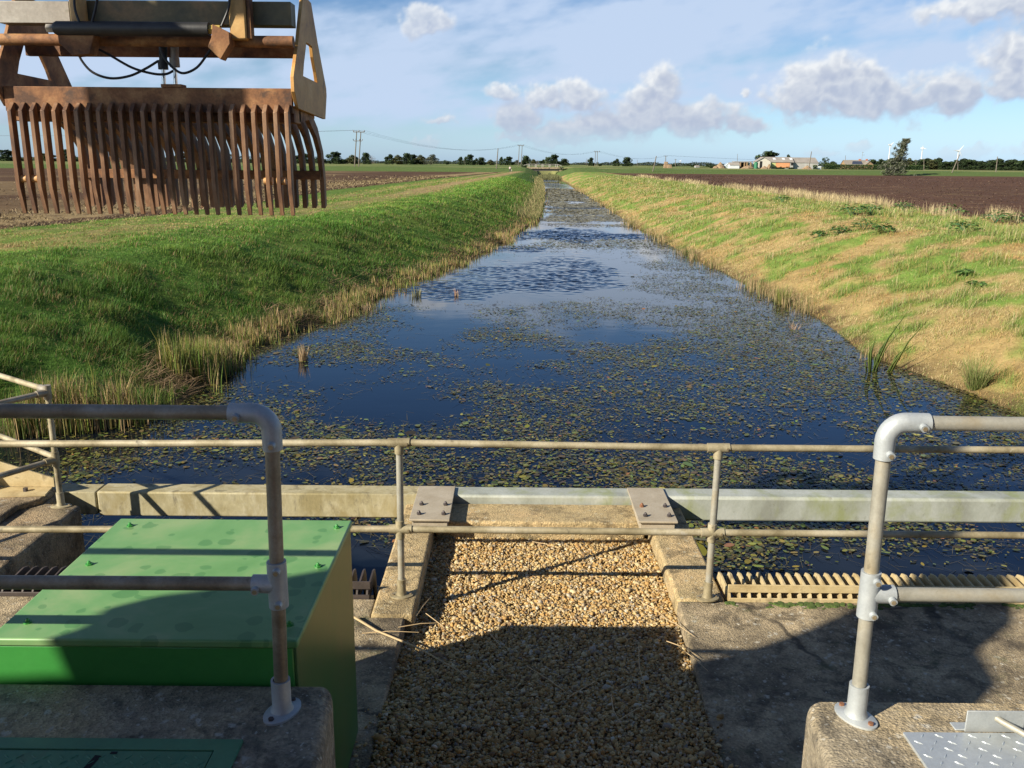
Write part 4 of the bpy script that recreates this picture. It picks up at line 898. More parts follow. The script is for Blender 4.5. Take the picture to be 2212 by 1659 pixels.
# ------------------------------------------------------------------ floating leaves
def pads():
    def cover(X, Y):
        w = fbm(X, Y, 2.3, 151, 4) + .35 * (fbm(X, Y, .55, 153, 3) - .5)
        b = .10 + .24 * np.exp(-((X - 2.0) / 3.0) ** 2 - ((Y - 11.5) / 3.4) ** 2) + .12 * np.exp(-((X - 6.5) / 3.5) ** 2 - ((Y - 13) / 6) ** 2) + .10 * np.exp(-((X - 5.) / 3.5) ** 2 - ((Y - 25) / 9) ** 2)
        b = b - .05 * np.exp(-((X + 2.2) / 2.6) ** 2 - ((Y - 19.5) / 4) ** 2) - .08 * np.exp(-((X + 2.6) / 1.6) ** 2 - ((Y - 11) / 2.) ** 2)
        b = b + .05 * (Y > 16) + .07 * np.exp(-((Y - 22) / 7) ** 2) - .6 * np.exp(-((X - .6) / 4.5) ** 4 - ((Y - 36.5) / 7.5) ** 4) - .6 * np.exp(-((X - 3.6) / 6) ** 4 - ((Y - 57) / 5) ** 4) - .10 * (Y < 7.3) + .06 * np.exp(-((X + 4) / 2) ** 2 - ((Y - 13.5) / 3) ** 2)
        return w + b
    out = []
    n = 760000; Y = sampleY(n, 5.8, 48, .7); X = rng.uniform(-9, 9.6, n)
    keep = (X > xl(Y) - .1) & (X < xr(Y) + .1) & (rng.random(n) < sstep(.52, 1.05, cover(X, Y)) * (.38 + .45 * sstep(14, 24, Y))) & ~((X > -.96) & (X < 1.53) & (Y < 7.37)) & (Y > 6.0)
    X, Y = X[keep], Y[keep]; n = len(X)
    rr = np.maximum(rng.lognormal(-3.80, .42, n), .00085 * Y * rng.uniform(.6, 1.3, n)); out.append((X, Y, rr, np.full(n, .10)))
    n = 60000; Y = rng.uniform(43, 172, n); X = xl(Y) + (xr(Y) - xl(Y)) * rng.uniform(0.0, 1, n)
    w = fbm(X, Y, 3.5, 157, 4); bandm = np.maximum.reduce([sstep(47, 49, Y) * (1 - sstep(53, 55, Y)), sstep(64, 67, Y) * (1 - sstep(89, 92, Y)), sstep(93, 95, Y) * (1 - sstep(162, 170, Y))])
    lf = (X - xl(Y)) / (xr(Y) - xl(Y)); keep = rng.random(n) < bandm * sstep(.05, .25, lf + .3 * (w - .5)) * sstep(.28, .5, w)
    X, Y = X[keep], Y[keep]; n = len(X); out.append((X, Y, .0016 * Y * rng.uniform(.6, 1.3, n), np.full(n, .07)))
    X, Y, rr, tl = (np.concatenate(q) for q in zip(*out)); n = len(X)
    K = 7; t = np.arange(K) / K * 2 * np.pi + .45
    yaw = rng.uniform(0, 6.28, n); asp = rng.uniform(.42, .8, n)
    lx = np.cos(t)[None] * rr[:, None] * (1 + .12 * rng.normal(0, 1, (n, K))); ly = np.sin(t)[None] * (rr * asp)[:, None]
    px = X[:, None] + lx * np.cos(yaw)[:, None] - ly * np.sin(yaw)[:, None]; py = Y[:, None] + lx * np.sin(yaw)[:, None] + ly * np.cos(yaw)[:, None]
    ta = rng.uniform(0, 6.28, n); tm = np.abs(rng.normal(0, 1, n)) * tl
    pz = .006 + rng.uniform(0, .012, n)[:, None] + ((lx * np.cos(ta)[:, None] + ly * np.sin(ta)[:, None]) + rr[:, None]) * np.tan(np.clip(tm, 0, .6))[:, None]
    V = np.stack([px, py, pz], -1).reshape(-1, 3)
    c = np.stack([rng.uniform(.17, .30, n), rng.uniform(.18, .28, n), rng.uniform(.035, .075, n)], 1)
    u = rng.random(n); c[u < .10] = np.array([.20, .14, .06]) * rng.uniform(.5, 1.2, ((u < .10).sum(), 1)); c[(u > .16) & (u < .30)] *= .5; c[u > .985] = np.array([.50, .46, .10])
    y2 = (u > .974) & (u <= .985); c[y2] = np.array([.42, .19, .07])
    c = c * np.where(rng.random(n) < .38, rng.uniform(.18, .5, n), rng.uniform(.6, .95, n))[:, None]
    far = sstep(40, 70, Y)[:, None]; c = c * (1 - far) + (np.array([.30, .27, .15]) * rng.uniform(.6, 1.3, (n, 1))) * far
    o = npmesh('floating_pondweed', V, [np.arange(n * K).reshape(n, K)], M['pad'], np.repeat(c, K, 0))
    tag(o, 'small green and brown floating leaves spread over the canal', 'pondweed', kind='stuff')
    # trailing stems at the surface
    n = 26000; Y = sampleY(n, 6, 50, .75); X = rng.uniform(-8, 9.5, n); keep = (X > xl(Y)) & (X < xr(Y)) & (rng.random(n) < sstep(.46, .8, cover(X, Y) + .06)) & ~((X > -.96) & (X < 1.53) & (Y < 7.37)); X, Y = X[keep], Y[keep]; n = len(X)
    c = np.array([.10, .085, .04]) * rng.uniform(.4, 1.6, (n, 1))
    blades('pondweed_stems', np.stack([X, Y, np.full(n, .004)], 1), rng.uniform(.12, .35, n), np.maximum(.006, .0007 * Y), rng.uniform(-3.14, 3.14, n), rng.uniform(1.38, 1.56, n), c, M['pad'], 'thin brown trailing stems among the floating leaves', 'pondweed', curl=1.)
pads()

# ------------------------------------------------------------------ gravel
def gravel():
    def gz(Y): return np.interp(Y, [2.5, 4.2, 5.3, 7.], [1.462, 1.452, 1.34, 1.325])
    n = 66000; Y = rng.uniform(2.9, 6.94, n); u = rng.uniform(-.08, 1.05, n)
    xa = np.interp(Y, [2.9, 4.6, 5.25, 5.4, 7], [-.66, -.72, -.76, -.655, -.655]); xb = np.interp(Y, [2.9, 4.3, 5.2, 5.6, 7], [1.055, 1.085, 1.14, 1.16, 1.16])
    X = xa + (xb - xa) * u; inside = (X > xa) & (X < xb)
    n2 = fbm(X, Y, .25, 161, 2)
    keep = inside & ~((Y > 5.3) & ((X < -.655) | (X > 1.16))) | (~inside & (Y < 5.3) & (rng.random(n) < .10)); X, Y = X[keep], Y[keep]; n = len(X)
    ph = (1 + 5 ** .5) / 2
    iv = np.array([(-1, ph, 0), (1, ph, 0), (-1, -ph, 0), (1, -ph, 0), (0, -1, ph), (0, 1, ph), (0, -1, -ph), (0, 1, -ph), (ph, 0, -1), (ph, 0, 1), (-ph, 0, -1), (-ph, 0, 1)]) / 1.902
    fc = np.array([(0, 11, 5), (0, 5, 1), (0, 1, 7), (0, 7, 10), (0, 10, 11), (1, 5, 9), (5, 11, 4), (11, 10, 2), (10, 7, 6), (7, 1, 8), (3, 9, 4), (3, 4, 2), (3, 2, 6), (3, 6, 8), (3, 8, 9), (4, 9, 5), (2, 4, 11), (6, 2, 10), (8, 6, 7), (9, 8, 1)])
    sz = rng.lognormal(-4.66, .33, n)
    S = np.stack([sz * rng.uniform(.9, 1.6, n), sz * rng.uniform(.65, 1.1, n), sz * rng.uniform(.4, .8, n)], 1)
    v = iv[None] * (1 + rng.uniform(-.32, .28, (n, 12, 1))) * S[:, None]
    a = rng.normal(0, .5, n); ca, sa = np.cos(a)[:, None], np.sin(a)[:, None]; v = np.stack([v[..., 0] * ca - v[..., 2] * sa, v[..., 1], v[..., 0] * sa + v[..., 2] * ca], -1)
    a = rng.uniform(0, 6.28, n); ca, sa = np.cos(a)[:, None], np.sin(a)[:, None]; v = np.stack([v[..., 0] * ca - v[..., 1] * sa, v[..., 0] * sa + v[..., 1] * ca, v[..., 2]], -1)
    z = gz(Y) + rng.uniform(-.012, .010, n) + .022 * (fbm(X, Y, .3, 163, 3) - .5)
    V = (v + np.stack([X, Y, z], 1)[:, None]).reshape(-1, 3)
    pal = np.array([(.46, .30, .115), (.52, .37, .165), (.38, .225, .08), (.57, .45, .25), (.44, .34, .20), (.24, .155, .08), (.56, .49, .36), (.30, .25, .19), (.52, .30, .10)])
    c = pal[rng.choice(9, n, p=[.22, .2, .13, .13, .1, .08, .05, .04, .05])] * rng.uniform(.75, 1.15, (n, 1))
    F_ = (np.arange(n) * 12)[:, None, None] + fc[None]
    o = npmesh('gravel', V, [F_.reshape(-1, 3)], M['stone'], np.repeat(c, 12, 0)); tag(o, 'golden flint gravel filling the bed between the concrete kerbs', 'gravel', kind='stuff')
    yy = np.linspace(2.5, 6.93, 40); xs = np.linspace(0, 1, 14); vs, k = [], 0
    for y in yy:
        xa = np.interp(y, [2.5, 4.6, 5.25, 5.4, 7], [-.67, -.72, -.70, -.65, -.65]); xb = np.interp(y, [2.5, 4.3, 4.9, 5.6, 7], [1.05, 1.08, 1.11, 1.166, 1.166])
        for s_ in xs: vs.append((xa + (xb - xa) * s_, y, gz(y) - .016 - .10 * (s_ in (0, 1.))))
    structure(obj('gravel_fines', MB().add(vs, [(i * 14 + j, i * 14 + j + 1, i * 14 + j + 15, i * 14 + j + 14) for i in range(39) for j in range(13)]), M['fines']))
M['fines'] = mottled('sandy fines', [(.3, (.14, .095, .05)), (.7, (.24, .165, .085))], 20, .95, fine=(150, .3))
gravel()
# dry stalks lying on the gravel
def lying(pts, r, name='reed_stalk'):
    P_ = [at(a, b, z=z) for a, b, z in pts]; return MB().tube(P_, r, 6)
o = obj('reed_stalk', lying([(756, 1328, 1.50), (812, 1362, 1.49), (905, 1400, 1.485), (1008, 1459, 1.47)], [.008, .007, .006, .004]), M['stem'], off=at(880, 1390, z=1.47)); tag(o, 'longest pale dry reed stalk, lying from the cabinet corner onto the shaded gravel', 'stalk')
tw = [((782, 1368), (905, 1366)), ((920, 1325), (985, 1385)), ((1040, 1280), (1100, 1330)), ((1425, 1330), (1500, 1375)), ((1440, 1385), (1510, 1420)), ((1380, 1395), (1400, 1500)), ((1140, 1440), (1230, 1500)), ((1385, 1300), (1450, 1345)),
      ((1230, 1505), (1290, 1470)), ((1020, 1345), (1085, 1400)), ((930, 1290), (900, 1330)), ((860, 1355), (960, 1345)), ((1330, 1560), (1420, 1515)), ((1440, 1325), (1380, 1350)), ((1150, 1170), (1210, 1185)), ((1300, 1140), (1340, 1165)), ((1470, 1400), (1530, 1450)), ((1320, 1500), (1345, 1570))]
for i, (a, b) in enumerate(tw):
    p, q = at(*a, z=1.40 if a[1] < 1300 else 1.475), at(*b, z=1.40 if b[1] < 1300 else 1.475); m_ = (p + q) / 2 + np.array([rng.normal(0, .012), rng.normal(0, .012), .012])
    o = obj('reed_stalk', MB().tube([p, m_, q], [.0032, .003, .0016], 5), M['stem'], off=m_); tag(o, 'short thin dry stalk fallen on the gravel bed', 'stalk', 'short stalks on the gravel')

def moss():
    n = 420; x = rng.uniform(1.5, 4.2, n); y = 5.60 - np.abs(rng.normal(0, .035, n)); keep = fbm(x, y, .22, 191, 3) > .47; x, y = x[keep], y[keep]; n = len(x)
    r = rng.uniform(.008, .022, n); b = MB()
    for i in range(n): b.ball((x[i], y[i], 1.453), (r[i] * 1.3, r[i], r[i] * .7), 6, 4)
    tag(obj('moss', b, M['moss'], off=(2.5, 5.6, 1.455)), 'bright green moss along the foot of the tan bar screen', 'moss', kind='stuff')
M['moss'] = mottled('moss', [(.34, (.035, .06, .012)), (.66, (.10, .15, .03))], 30, .95, fine=(200, .3))
moss()

# ================================================================== TREES
def crown_mesh(name, seed, lumps, nleaf, leaf, cols, wid=.5, base=.12, shape='round', lean=0.0):
    """leaf-sized faces gathered in clumps through a crown of height 1, half-width wid"""
    r = np.random.default_rng(seed); cen = []
    for k in range(lumps):
        t = r.uniform(0, 1); zc = base + .08 + (1 - base - .22) * t ** 1.15
        env = {'round': math.sqrt(max(.05, 1 - (2 * t - .85) ** 2 / 1.4)), 'tall': .9 - .55 * t, 'spread': .55 + .45 * math.sin(math.pi * min(1, t + .15)), 'fir': 1.0 - .85 * t}[shape]
        a = r.uniform(0, 6.28); q = wid * env * math.sqrt(r.uniform(.05, 1)) * .72
        cen.append((q * math.cos(a) + lean * t, q * math.sin(a), zc, r.uniform(.13, .24) * (1.1 - .4 * t)))
    cen = np.array(cen); k = r.integers(0, lumps, nleaf)
    u = r.normal(0, 1, (nleaf, 3)); u /= np.linalg.norm(u, axis=1)[:, None]
    rad = cen[k, 3] * r.uniform(.35, 1.0, nleaf) ** .5
    P_ = cen[k, :3] + u * rad[:, None] * np.array([1.15, 1.15, .85]); P_[:, 2] = np.maximum(P_[:, 2], base * .6)
    n1 = r.normal(0, 1, (nleaf, 3)) + u * .8; n1 /= np.linalg.norm(n1, axis=1)[:, None]
    t1 = np.cross(n1, r.normal(0, 1, (nleaf, 3))); t1 /= np.linalg.norm(t1, axis=1)[:, None]; t2 = np.cross(n1, t1)
    s = leaf * r.uniform(.6, 1.4, nleaf)[:, None]
    V = np.stack([P_ - t1 * s, P_ + t2 * s * .6, P_ + t1 * s, P_ - t2 * s * .6], 1).reshape(-1, 3)
    ct = r.uniform(.55, 1.25, lumps)[k] * r.uniform(.7, 1.3, nleaf)
    c = np.array(cols[0]) * (1 - (q_ := r.uniform(0, 1, lumps)[k])[:, None]) + np.array(cols[1]) * q_[:, None]
    c = c * ct[:, None]
    me_o = npmesh(name, V, [np.arange(nleaf * 4).reshape(-1, 4)], M['leaf'], np.repeat(c, 4, 0))
    return me_o
def trunk_mb(seed, h=.55, r0=.022, limbs=5, wid=.4, lean=0.):
    r = random.Random(seed); b = MB(); b.tube([(0, 0, -.02), (lean * .2, 0, h * .4), (lean * .5 + r.uniform(-.02, .02), 0, h)], [r0, r0 * .8, r0 * .45], 7)
    for k in range(limbs):
        z = h * r.uniform(.45, .95); a = r.uniform(0, 6.28); L = wid * r.uniform(.4, .8)
        b.tube([(lean * z * .9, 0, z), (lean * z + L * .5 * math.cos(a), L * .5 * math.sin(a), z + L * .35), (lean * z + L * math.cos(a), L * math.sin(a), z + L * .8)], [r0 * .5, r0 * .3, r0 * .12], 5)
    return b
DK = [(.030, .052, .020), (.055, .085, .028)]; OL = [(.075, .085, .030), (.10, .10, .035)]; GB = [(.10, .115, .075), (.15, .16, .11)]; BARE = [(.26, .20, .18), (.20, .17, .15)]; PALE = [(.09, .13, .05), (.13, .16, .07)]
PROTO = {}
def proto(kind):
    if kind in PROTO: return PROTO[kind]
    spec = {'round': (11, 24, 2200, .046, DK, .5, .0, 'round'), 'round2': (12, 24, 2200, .046, DK, .5, .0, 'spread'), 'round3': (13, 20, 2000, .046, DK, .5, .0, 'round'),
            'olive': (14, 22, 2000, .046, OL, .5, .0, 'spread'), 'grey': (15, 18, 1500, .038, GB, .5, .02, 'spread'), 'bare': (16, 14, 420, .022, BARE, .5, .12, 'spread'),
            'tall': (17, 16, 1700, .046, DK, .5, .0, 'tall'), 'pale': (18, 14, 1500, .042, PALE, .5, .0, 'round'), 'bush': (19, 12, 1500, .040, DK, .5, .0, 'round')}[kind]
    s_, lu, nl, lf, cols, w_, ba, sh = spec
    c = crown_mesh('crown', s_, lu, nl, lf, cols, w_, ba, sh); me = c.data; bpy.data.objects.remove(c)
    tm = trunk_mb(s_, .6, .024, 6); t = obj('trunk', tm, M['bark'], off=(0, 0, 0)); tme = t.data; bpy.data.objects.remove(t)
    PROTO[kind] = (me, tme); return PROTO[kind]
def ground_z(X, Y):
    a, b = xl(Y) - X, X - xr(Y)
    if a > -.5: return float(height(X, Y, -1, max(a, 0)))
    if b > -.5: return float(height(X, Y, 1, max(b, 0)))
    return 0.
def tree(px, ptop, pw, Y, kind, label, group=None, name='tree', dz=0, cat='tree', depth=1.0):
    ptop = ptop - (3.2 if Y > 550 else 0); X = at(px, ptop, y=Y)[0]; z0 = ground_z(X, Y) + dz; zt = at(px, ptop, y=Y)[2]; h = max(1.5, zt - z0); w = pw / F * Y * 1.36
    t = thing(name, (X, Y, z0), label, cat, group)
    me, tme = proto(kind)
    t.scale = (w, w * depth, h); t.rotation_euler = (0, 0, 0)
    for nm, m_ in (('trunk', tme), ('crown', me)):
        o = bpy.data.objects.new(nm, m_); COL.objects.link(o); o.parent = t
        o.rotation_euler = (0, 0, 0)
    return t
G1 = 'trees of the far tree line left of the channel'
LT = [ # px, top, width, Y, kind, label
 (8, 325, 40, 760, 'round', 'dark round tree on the horizon behind the leftmost rake tine'), (40, 336, 40, 800, 'bush', 'low dark tree in the gap between the first rake tines'),
 (100, 333, 36, 800, 'olive', 'olive tree on the horizon seen through the left of the rake'), (140, 322, 30, 760, 'tall', 'tall narrow dark tree seen through the left third of the rake'),
 (165, 338, 40, 820, 'bush', 'low spreading tree beside the tall narrow one behind the rake'), (205, 327, 40, 780, 'round2', 'dark rounded tree seen through the middle of the rake'),
 (250, 340, 50, 860, 'bush', 'low hedge-like tree behind the dark middle tines of the rake'), (330, 338, 44, 850, 'round3', 'small dark tree behind the right half of the rake'),
 (400, 332, 46, 800, 'olive', 'olive rounded tree behind the right half of the rake'), (440, 331, 40, 800, 'round', 'dark crown behind the sunlit rake tines'),
 (478, 331, 46, 790, 'round2', 'tall dark tree behind the last sunlit rake tines'), (545, 336, 46, 830, 'bush', 'low dark tree seen through the rear rake tines'),
 (600, 331, 50, 790, 'round', 'dark broad tree seen between the rear rake tines'), (650, 333, 44, 800, 'round3', 'dark tree just inside the right edge of the rake'),
 (690, 338, 26, 820, 'bush', 'small dark tree half hidden by the last rear rake tine'),
 (723, 329, 30, 770, 'round', 'dark rounded tree immediately right of the hanging rake'), (738, 338, 22, 800, 'bush', 'low dark bush-like tree left of the nearest twin pole'),
 (762, 336, 22, 800, 'olive', 'olive tree standing behind the nearest twin pole'), (790, 330, 17, 770, 'round2', 'dark tree just right of the nearest twin pole'),
 (802, 337, 15, 790, 'bare', 'pale bare tree beside the dark one right of the nearest twin pole'),
 (841, 335, 19, 790, 'round3', 'leftmost dark tree of the long clump in mid distance'), (860, 336, 20, 790, 'olive', 'olive-toned tree near the left of the long clump'), (879, 331, 19, 780, 'round2', 'tallest dark tree in the long clump'),
 (892, 335, 19, 790, 'round', 'dark crown right of the tallest in the long clump'), (909, 336, 20, 790, 'olive', 'dull crown between the dark middle and the grey end of the long clump'), (931, 333, 25, 780, 'grey', 'grey-green feathery tree at the right end of the long clump'),
 (964, 346, 9, 900, 'bush', 'tiny isolated dark tree in the gap right of the long clump'),
 (995, 339, 13, 820, 'tall', 'slim dark tree left of the round one in the small middle group'), (1003, 344, 11, 830, 'grey', 'small pale shrub-like tree in the small middle group'), (1015, 335, 19, 800, 'round', 'round dark tree, tallest of the small middle group'),
 (1028, 344, 11, 830, 'round3', 'little dark tree right of the round one'), (1040, 341, 15, 810, 'round2', 'dark tree between the small middle group and the leaning single pole'), (1060, 347, 13, 860, 'olive', 'low dull tree left of the leaning single pole'),
 (1083, 339, 10, 800, 'tall', 'thin upright tree just right of the leaning single pole'), (1099, 340, 19, 790, 'round', 'broad dark tree above the walker'), (1115, 347, 13, 830, 'grey', 'grey low tree between the walker and the second twin pole'),
 (1136, 336, 17, 780, 'round2', 'dark tree right behind the second twin pole'), (1153, 346, 11, 840, 'olive', 'dull tree above the left end of the bridge rail'), (1160, 348, 7, 850, 'bare', 'small bare tree above the bridge rail'),
 (1173, 347, 13, 830, 'round3', 'small dark tree above the middle of the bridge'), (1182, 341, 11, 820, 'pale', 'pale green tree above the bridge'), (1197, 335, 23, 780, 'round', 'largest dark tree above the bridge'),
 (1219, 344, 16, 800, 'round2', 'dark low tree at the right end of the bridge'),
 (1268, 344, 9, 810, 'bare', 'pinkish bare tree left of the third twin pole'), (1277, 342, 12, 800, 'round', 'dark tree touching the third twin pole'), (1294, 351, 11, 850, 'bush', 'low dark tree right of the third twin pole'),
 (1332, 345, 13, 800, 'round3', 'smaller of the two dark trees in the open right of the channel'), (1345, 352, 9, 850, 'bush', 'low bush between the two dark trees in the open'), (1355, 340, 18, 790, 'round2', 'larger of the two dark trees in the open right of the channel'),
 (1452, 354, 17, 900, 'bush', 'low dark tree on the horizon behind the field poles'), (1494, 354, 24, 900, 'bush', 'wide low dark tree left of the round farm bush'),
 (1536, 351, 25, 520, 'bush', 'round dark bush left of the white farm shed'), (1662, 327, 48, 560, 'round', 'big dark tree rising behind the farm barn'), (1702, 335, 13, 560, 'round3', 'tree top peeping over the barn ridge'),
 (1791, 334, 27, 500, 'bush', 'solid rounded dark tree between the barn and the clipped hedge'), (1885, 345, 20, 640, 'round2', 'dark tree just right of the brick-gabled bungalow')]
for (px, tp, w, Y, k, lab) in LT: tree(px, tp, w, Y, k, lab)
rr_ = random.Random(3)
for i in range(16):
    px = 1905 + i * 8 + rr_.uniform(-3, 3); tree(px, 345 + rr_.uniform(-3, 3), rr_.uniform(16, 24), 640 + rr_.uniform(-40, 60), rr_.choice(['round', 'round2', 'round3', 'olive']), 'one of the dark trees packed in the wood at far right, behind the turbines\' feet', 'trees of the far right wood')
for i in range(19):
    px = 1985 + i * 9.0 + rr_.uniform(-3, 3); tp = 348 - 3 * math.sin(i * .7) + rr_.uniform(-2, 2); tree(px, tp, rr_.uniform(18, 26), 600 + rr_.uniform(-30, 50), rr_.choice(['round', 'round2', 'round3', 'olive']), 'one of the dark trees packed in the wood at far right, behind the turbines\' feet', 'trees of the far right wood')
for i in range(12):
    px = 2142 + i * 8.5 + rr_.uniform(-3, 3); tp = 347 + .2 * i * .3 + rr_.uniform(-3, 2); tree(px, tp, rr_.uniform(18, 26), 560 + rr_.uniform(-30, 50), rr_.choice(['round', 'round2', 'round3']), 'one of the dark trees packed in the wood at far right, behind the turbines\' feet', 'trees of the far right wood')
# hazy far woods that read as one mass
def far_wood(x0, x1, Y, hpx, seed, cols, label):
    n = int((x1 - x0) * 26); r = np.random.default_rng(seed); px = r.uniform(x0, x1, n)
    X = (px - 1110) / F * Y * 1.03; Yv = Y + r.uniform(-30, 30, n); top = hpx / F * Y * (.35 + .9 * vnoise(X / 22., np.zeros(n), seed)) * (.6 + .6 * vnoise(X / 6., np.ones(n), seed + 1))
    P_ = np.stack([X, Yv, 2.6 + top * r.uniform(0, 1, n)], 1); s = (1.1 / F * Y) * r.uniform(.6, 1.3, n)[:, None]
    nn = r.normal(0, 1, (n, 3)); nn /= np.linalg.norm(nn, axis=1)[:, None]; t1 = np.cross(nn, r.normal(0, 1, (n, 3))); t1 /= np.linalg.norm(t1, axis=1)[:, None]; t2 = np.cross(nn, t1)
    V = np.stack([P_ - t1 * s, P_ + t2 * s * .7, P_ + t1 * s, P_ - t2 * s * .7], 1).reshape(-1, 3)
    c = np.array(cols) * r.uniform(.6, 1.3, (n, 1))
    o = npmesh('far_wood', V, [np.arange(n * 4).reshape(-1, 4)], M['leaf'], np.repeat(c, 4, 0)); tag(o, label, 'wood', kind='stuff')
far_wood(-200, 1120, 1500, 9, 5, (.045, .065, .035), 'low dark line of hedges and woods along the left horizon')
far_wood(1120, 1640, 1700, 9, 6, (.05, .068, .045), 'low distant hedges and woods along the horizon above the right field')
far_wood(1640, 2500, 1500, 10, 8, (.045, .065, .04), 'distant woods on the horizon behind the farm')
# wind-leaning tree in front of the strip
Yl = 287.; p0 = at(1931, 374, y=Yl); zt = at(1953, 300, y=Yl)[2]
lt = thing('leaning_tree', (p0[0], Yl, ground_z(p0[0], Yl)), 'tall ragged wind-bent tree leaning right in front of the clipped hedge', 'tree')
hh = zt - lt.location.z
r = np.random.default_rng(77); cl = []
for t in np.linspace(0.02, 1, 46):
    for k in range(3 if t > .35 else 5):
        w = (3.2 if t < .36 else 2.1 * (1.2 - .7 * t)); lx = .2 + 3.4 * max(0, t - .25) ** 1.1
        cl.append((lx + r.normal(0, w * .62), r.normal(0, w * .55), hh * t, .42 + .25 * (1 - t)))
cl = np.array(cl); n = 4600; k = r.integers(0, len(cl), n); u = r.normal(0, 1, (n, 3)) * .55
P_ = cl[k, :3] + u * cl[k, 3][:, None]; P_[:, 2] = np.clip(P_[:, 2], .05, hh)
dirv = np.array([.85, .1, .55]) + r.normal(0, .35, (n, 3)); dirv /= np.linalg.norm(dirv, axis=1)[:, None]; sd = np.cross(dirv, r.normal(0, 1, (n, 3))); sd /= np.linalg.norm(sd, axis=1)[:, None]
L_ = r.uniform(.25, .5, n)[:, None]
V = np.stack([P_ - dirv * L_, P_ + sd * .09, P_ + dirv * L_, P_ - sd * .09], 1).reshape(-1, 3)
c = np.where((r.random(n) < .42)[:, None], np.array([.20, .205, .15]), np.array([.075, .09, .04])) * r.uniform(.6, 1.3, (n, 1))
o = npmesh('crown', V, [np.arange(n * 4).reshape(-1, 4)], M['leaf'], np.repeat(c, 4, 0)); o.parent = lt
tb = MB().tube([(0, 0, -.1), (.3, 0, hh * .3), (1.6, 0, hh * .65), (2.9, 0, hh * .97)], [.22, .18, .11, .03], 8)
for t in np.linspace(.2, .9, 12):
    x_ = .3 + 3.0 * max(0, t - .25); tb.tube([(x_, 0, hh * t), (x_ + r.uniform(-.6, 1.6), r.uniform(-1, 1), hh * (t + .07))], [.06, .02], 5)
o = obj('trunk', tb, M['bark'], off=(0, 0, 0)); o.parent = lt
# clipped hedge
def hedge(px0, px1, top, Y, label, h0=None):
    a, b = at(px0, top, y=Y), at(px1, top, y=Y); z0 = ground_z((a[0] + b[0]) / 2, Y); L = b[0] - a[0]; h = a[2] - z0
    n = int(L * 190); r = np.random.default_rng(int(px0)); P_ = np.stack([r.uniform(0, L, n), r.uniform(-.8, .8, n), np.clip(r.uniform(0, 1.05, n), 0, 1.03) * (h + .25 * (vnoise(r.uniform(0, L, n) / 3, np.zeros(n), 4) - .5))], 1)
    nn = r.normal(0, 1, (n, 3)); nn /= np.linalg.norm(nn, axis=1)[:, None]; t1 = np.cross(nn, r.normal(0, 1, (n, 3))); t1 /= np.linalg.norm(t1, axis=1)[:, None]; t2 = np.cross(nn, t1); s = r.uniform(.12, .26, n)[:, None]
    V = np.stack([P_ - t1 * s, P_ + t2 * s * .7, P_ + t1 * s, P_ - t2 * s * .7], 1).reshape(-1, 3)
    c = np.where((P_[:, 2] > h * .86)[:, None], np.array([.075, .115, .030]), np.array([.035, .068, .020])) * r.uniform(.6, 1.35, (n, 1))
    o = npmesh('clipped_hedge', V, [np.arange(n * 4).reshape(-1, 4)], M['leaf'], np.repeat(c, 4, 0)); o.location = (a[0], Y, z0); tag(o, label, 'hedge')
hedge(1781, 1996, 355.5, 455, 'long clipped dark green hedge in front of the bungalow'); hedge(1756, 1766, 357, 450, 'short stub of dark hedge left of the pale garage')

# ================================================================== FARM
def W(px, py, Y): return at(px, py, y=Y)
def zmap(zx): return 1538 + zx * .16405
def zmy(zy): return 293.8 + zy * .16405
def fp(zx, zy, Y): return W(zmap(zx), zmy(zy), Y)
def gable_house(name, label, cat, Y, x0, x1, dy, z0, ze, zr, wall, roof, ridge='x', over=.3):
    t = thing(name, ((x0 + x1) / 2, Y, z0), label, cat)
    y0, y1 = Y, Y + dy
    if ridge == 'x':
        ym = (y0 + y1) / 2
        obj('wall', MB().prism([(y0, z0 - .5), (y1, z0 - .5), (y1, ze), (ym, zr - .12), (y0, ze)], 'x', x0, x1), wall, t, smooth=False)
        s = (zr - ze) / (ym - y0)
        obj('roof', MB().prism([(y0 - over, ze - s * over + .02), (ym, zr), (y1 + over, ze - s * over + .02), (y1 + over, ze - s * over + .16), (ym, zr + .16), (y0 - over, ze - s * over + .16)], 'x', x0 - over, x1 + over), roof, t, smooth=False)
    else:
        xm = (x0 + x1) / 2; s = (zr - ze) / (xm - x0)
        obj('wall', MB().prism([(x0, z0 - .5), (x1, z0 - .5), (x1, ze), (xm, zr - .12), (x0, ze)], 'y', y0, y1), wall, t, smooth=False)
        obj('roof', MB().prism([(x0 - over, ze - s * over + .02), (xm, zr), (x1 + over, ze - s * over + .02), (x1 + over, ze - s * over + .16), (xm, zr + .16), (x0 - over, ze - s * over + .16)], 'y', y0 - over, y1 + over), roof, t, smooth=False)
    return t
YB = 470.
zg = ground_z(fp(700, 420, YB)[0], YB)
xa, xb = fp(700, 0, YB)[0], fp(1100, 0, YB)[0]
zr, ze = fp(800, 280, YB + 5)[2], fp(800, 342, YB)[2]
b1 = gable_house('barn', 'long barn with yellow and orange sheeted walls and three roof lights', 'barn', YB, xa, xb, 10, zg, ze, zr, M['wall_grey'], M['roof_grey'], 'x', .4)
for a, b, c_, d, m_, nm in ((782, 868, 352, 412, 'wall_yellow', 'yellow_sheeting'), (871, 1054, 344, 418, 'wall_orange', 'orange_sheeting'), (1070, 1098, 352, 386, 'hole', 'window')):
    obj(nm, MB().box(fp(a, 0, YB)[0], fp(b, 0, YB)[0], YB - .12, YB - .002, max(zg, fp(a, d, YB)[2]), fp(a, c_, YB)[2]), M[m_], b1)
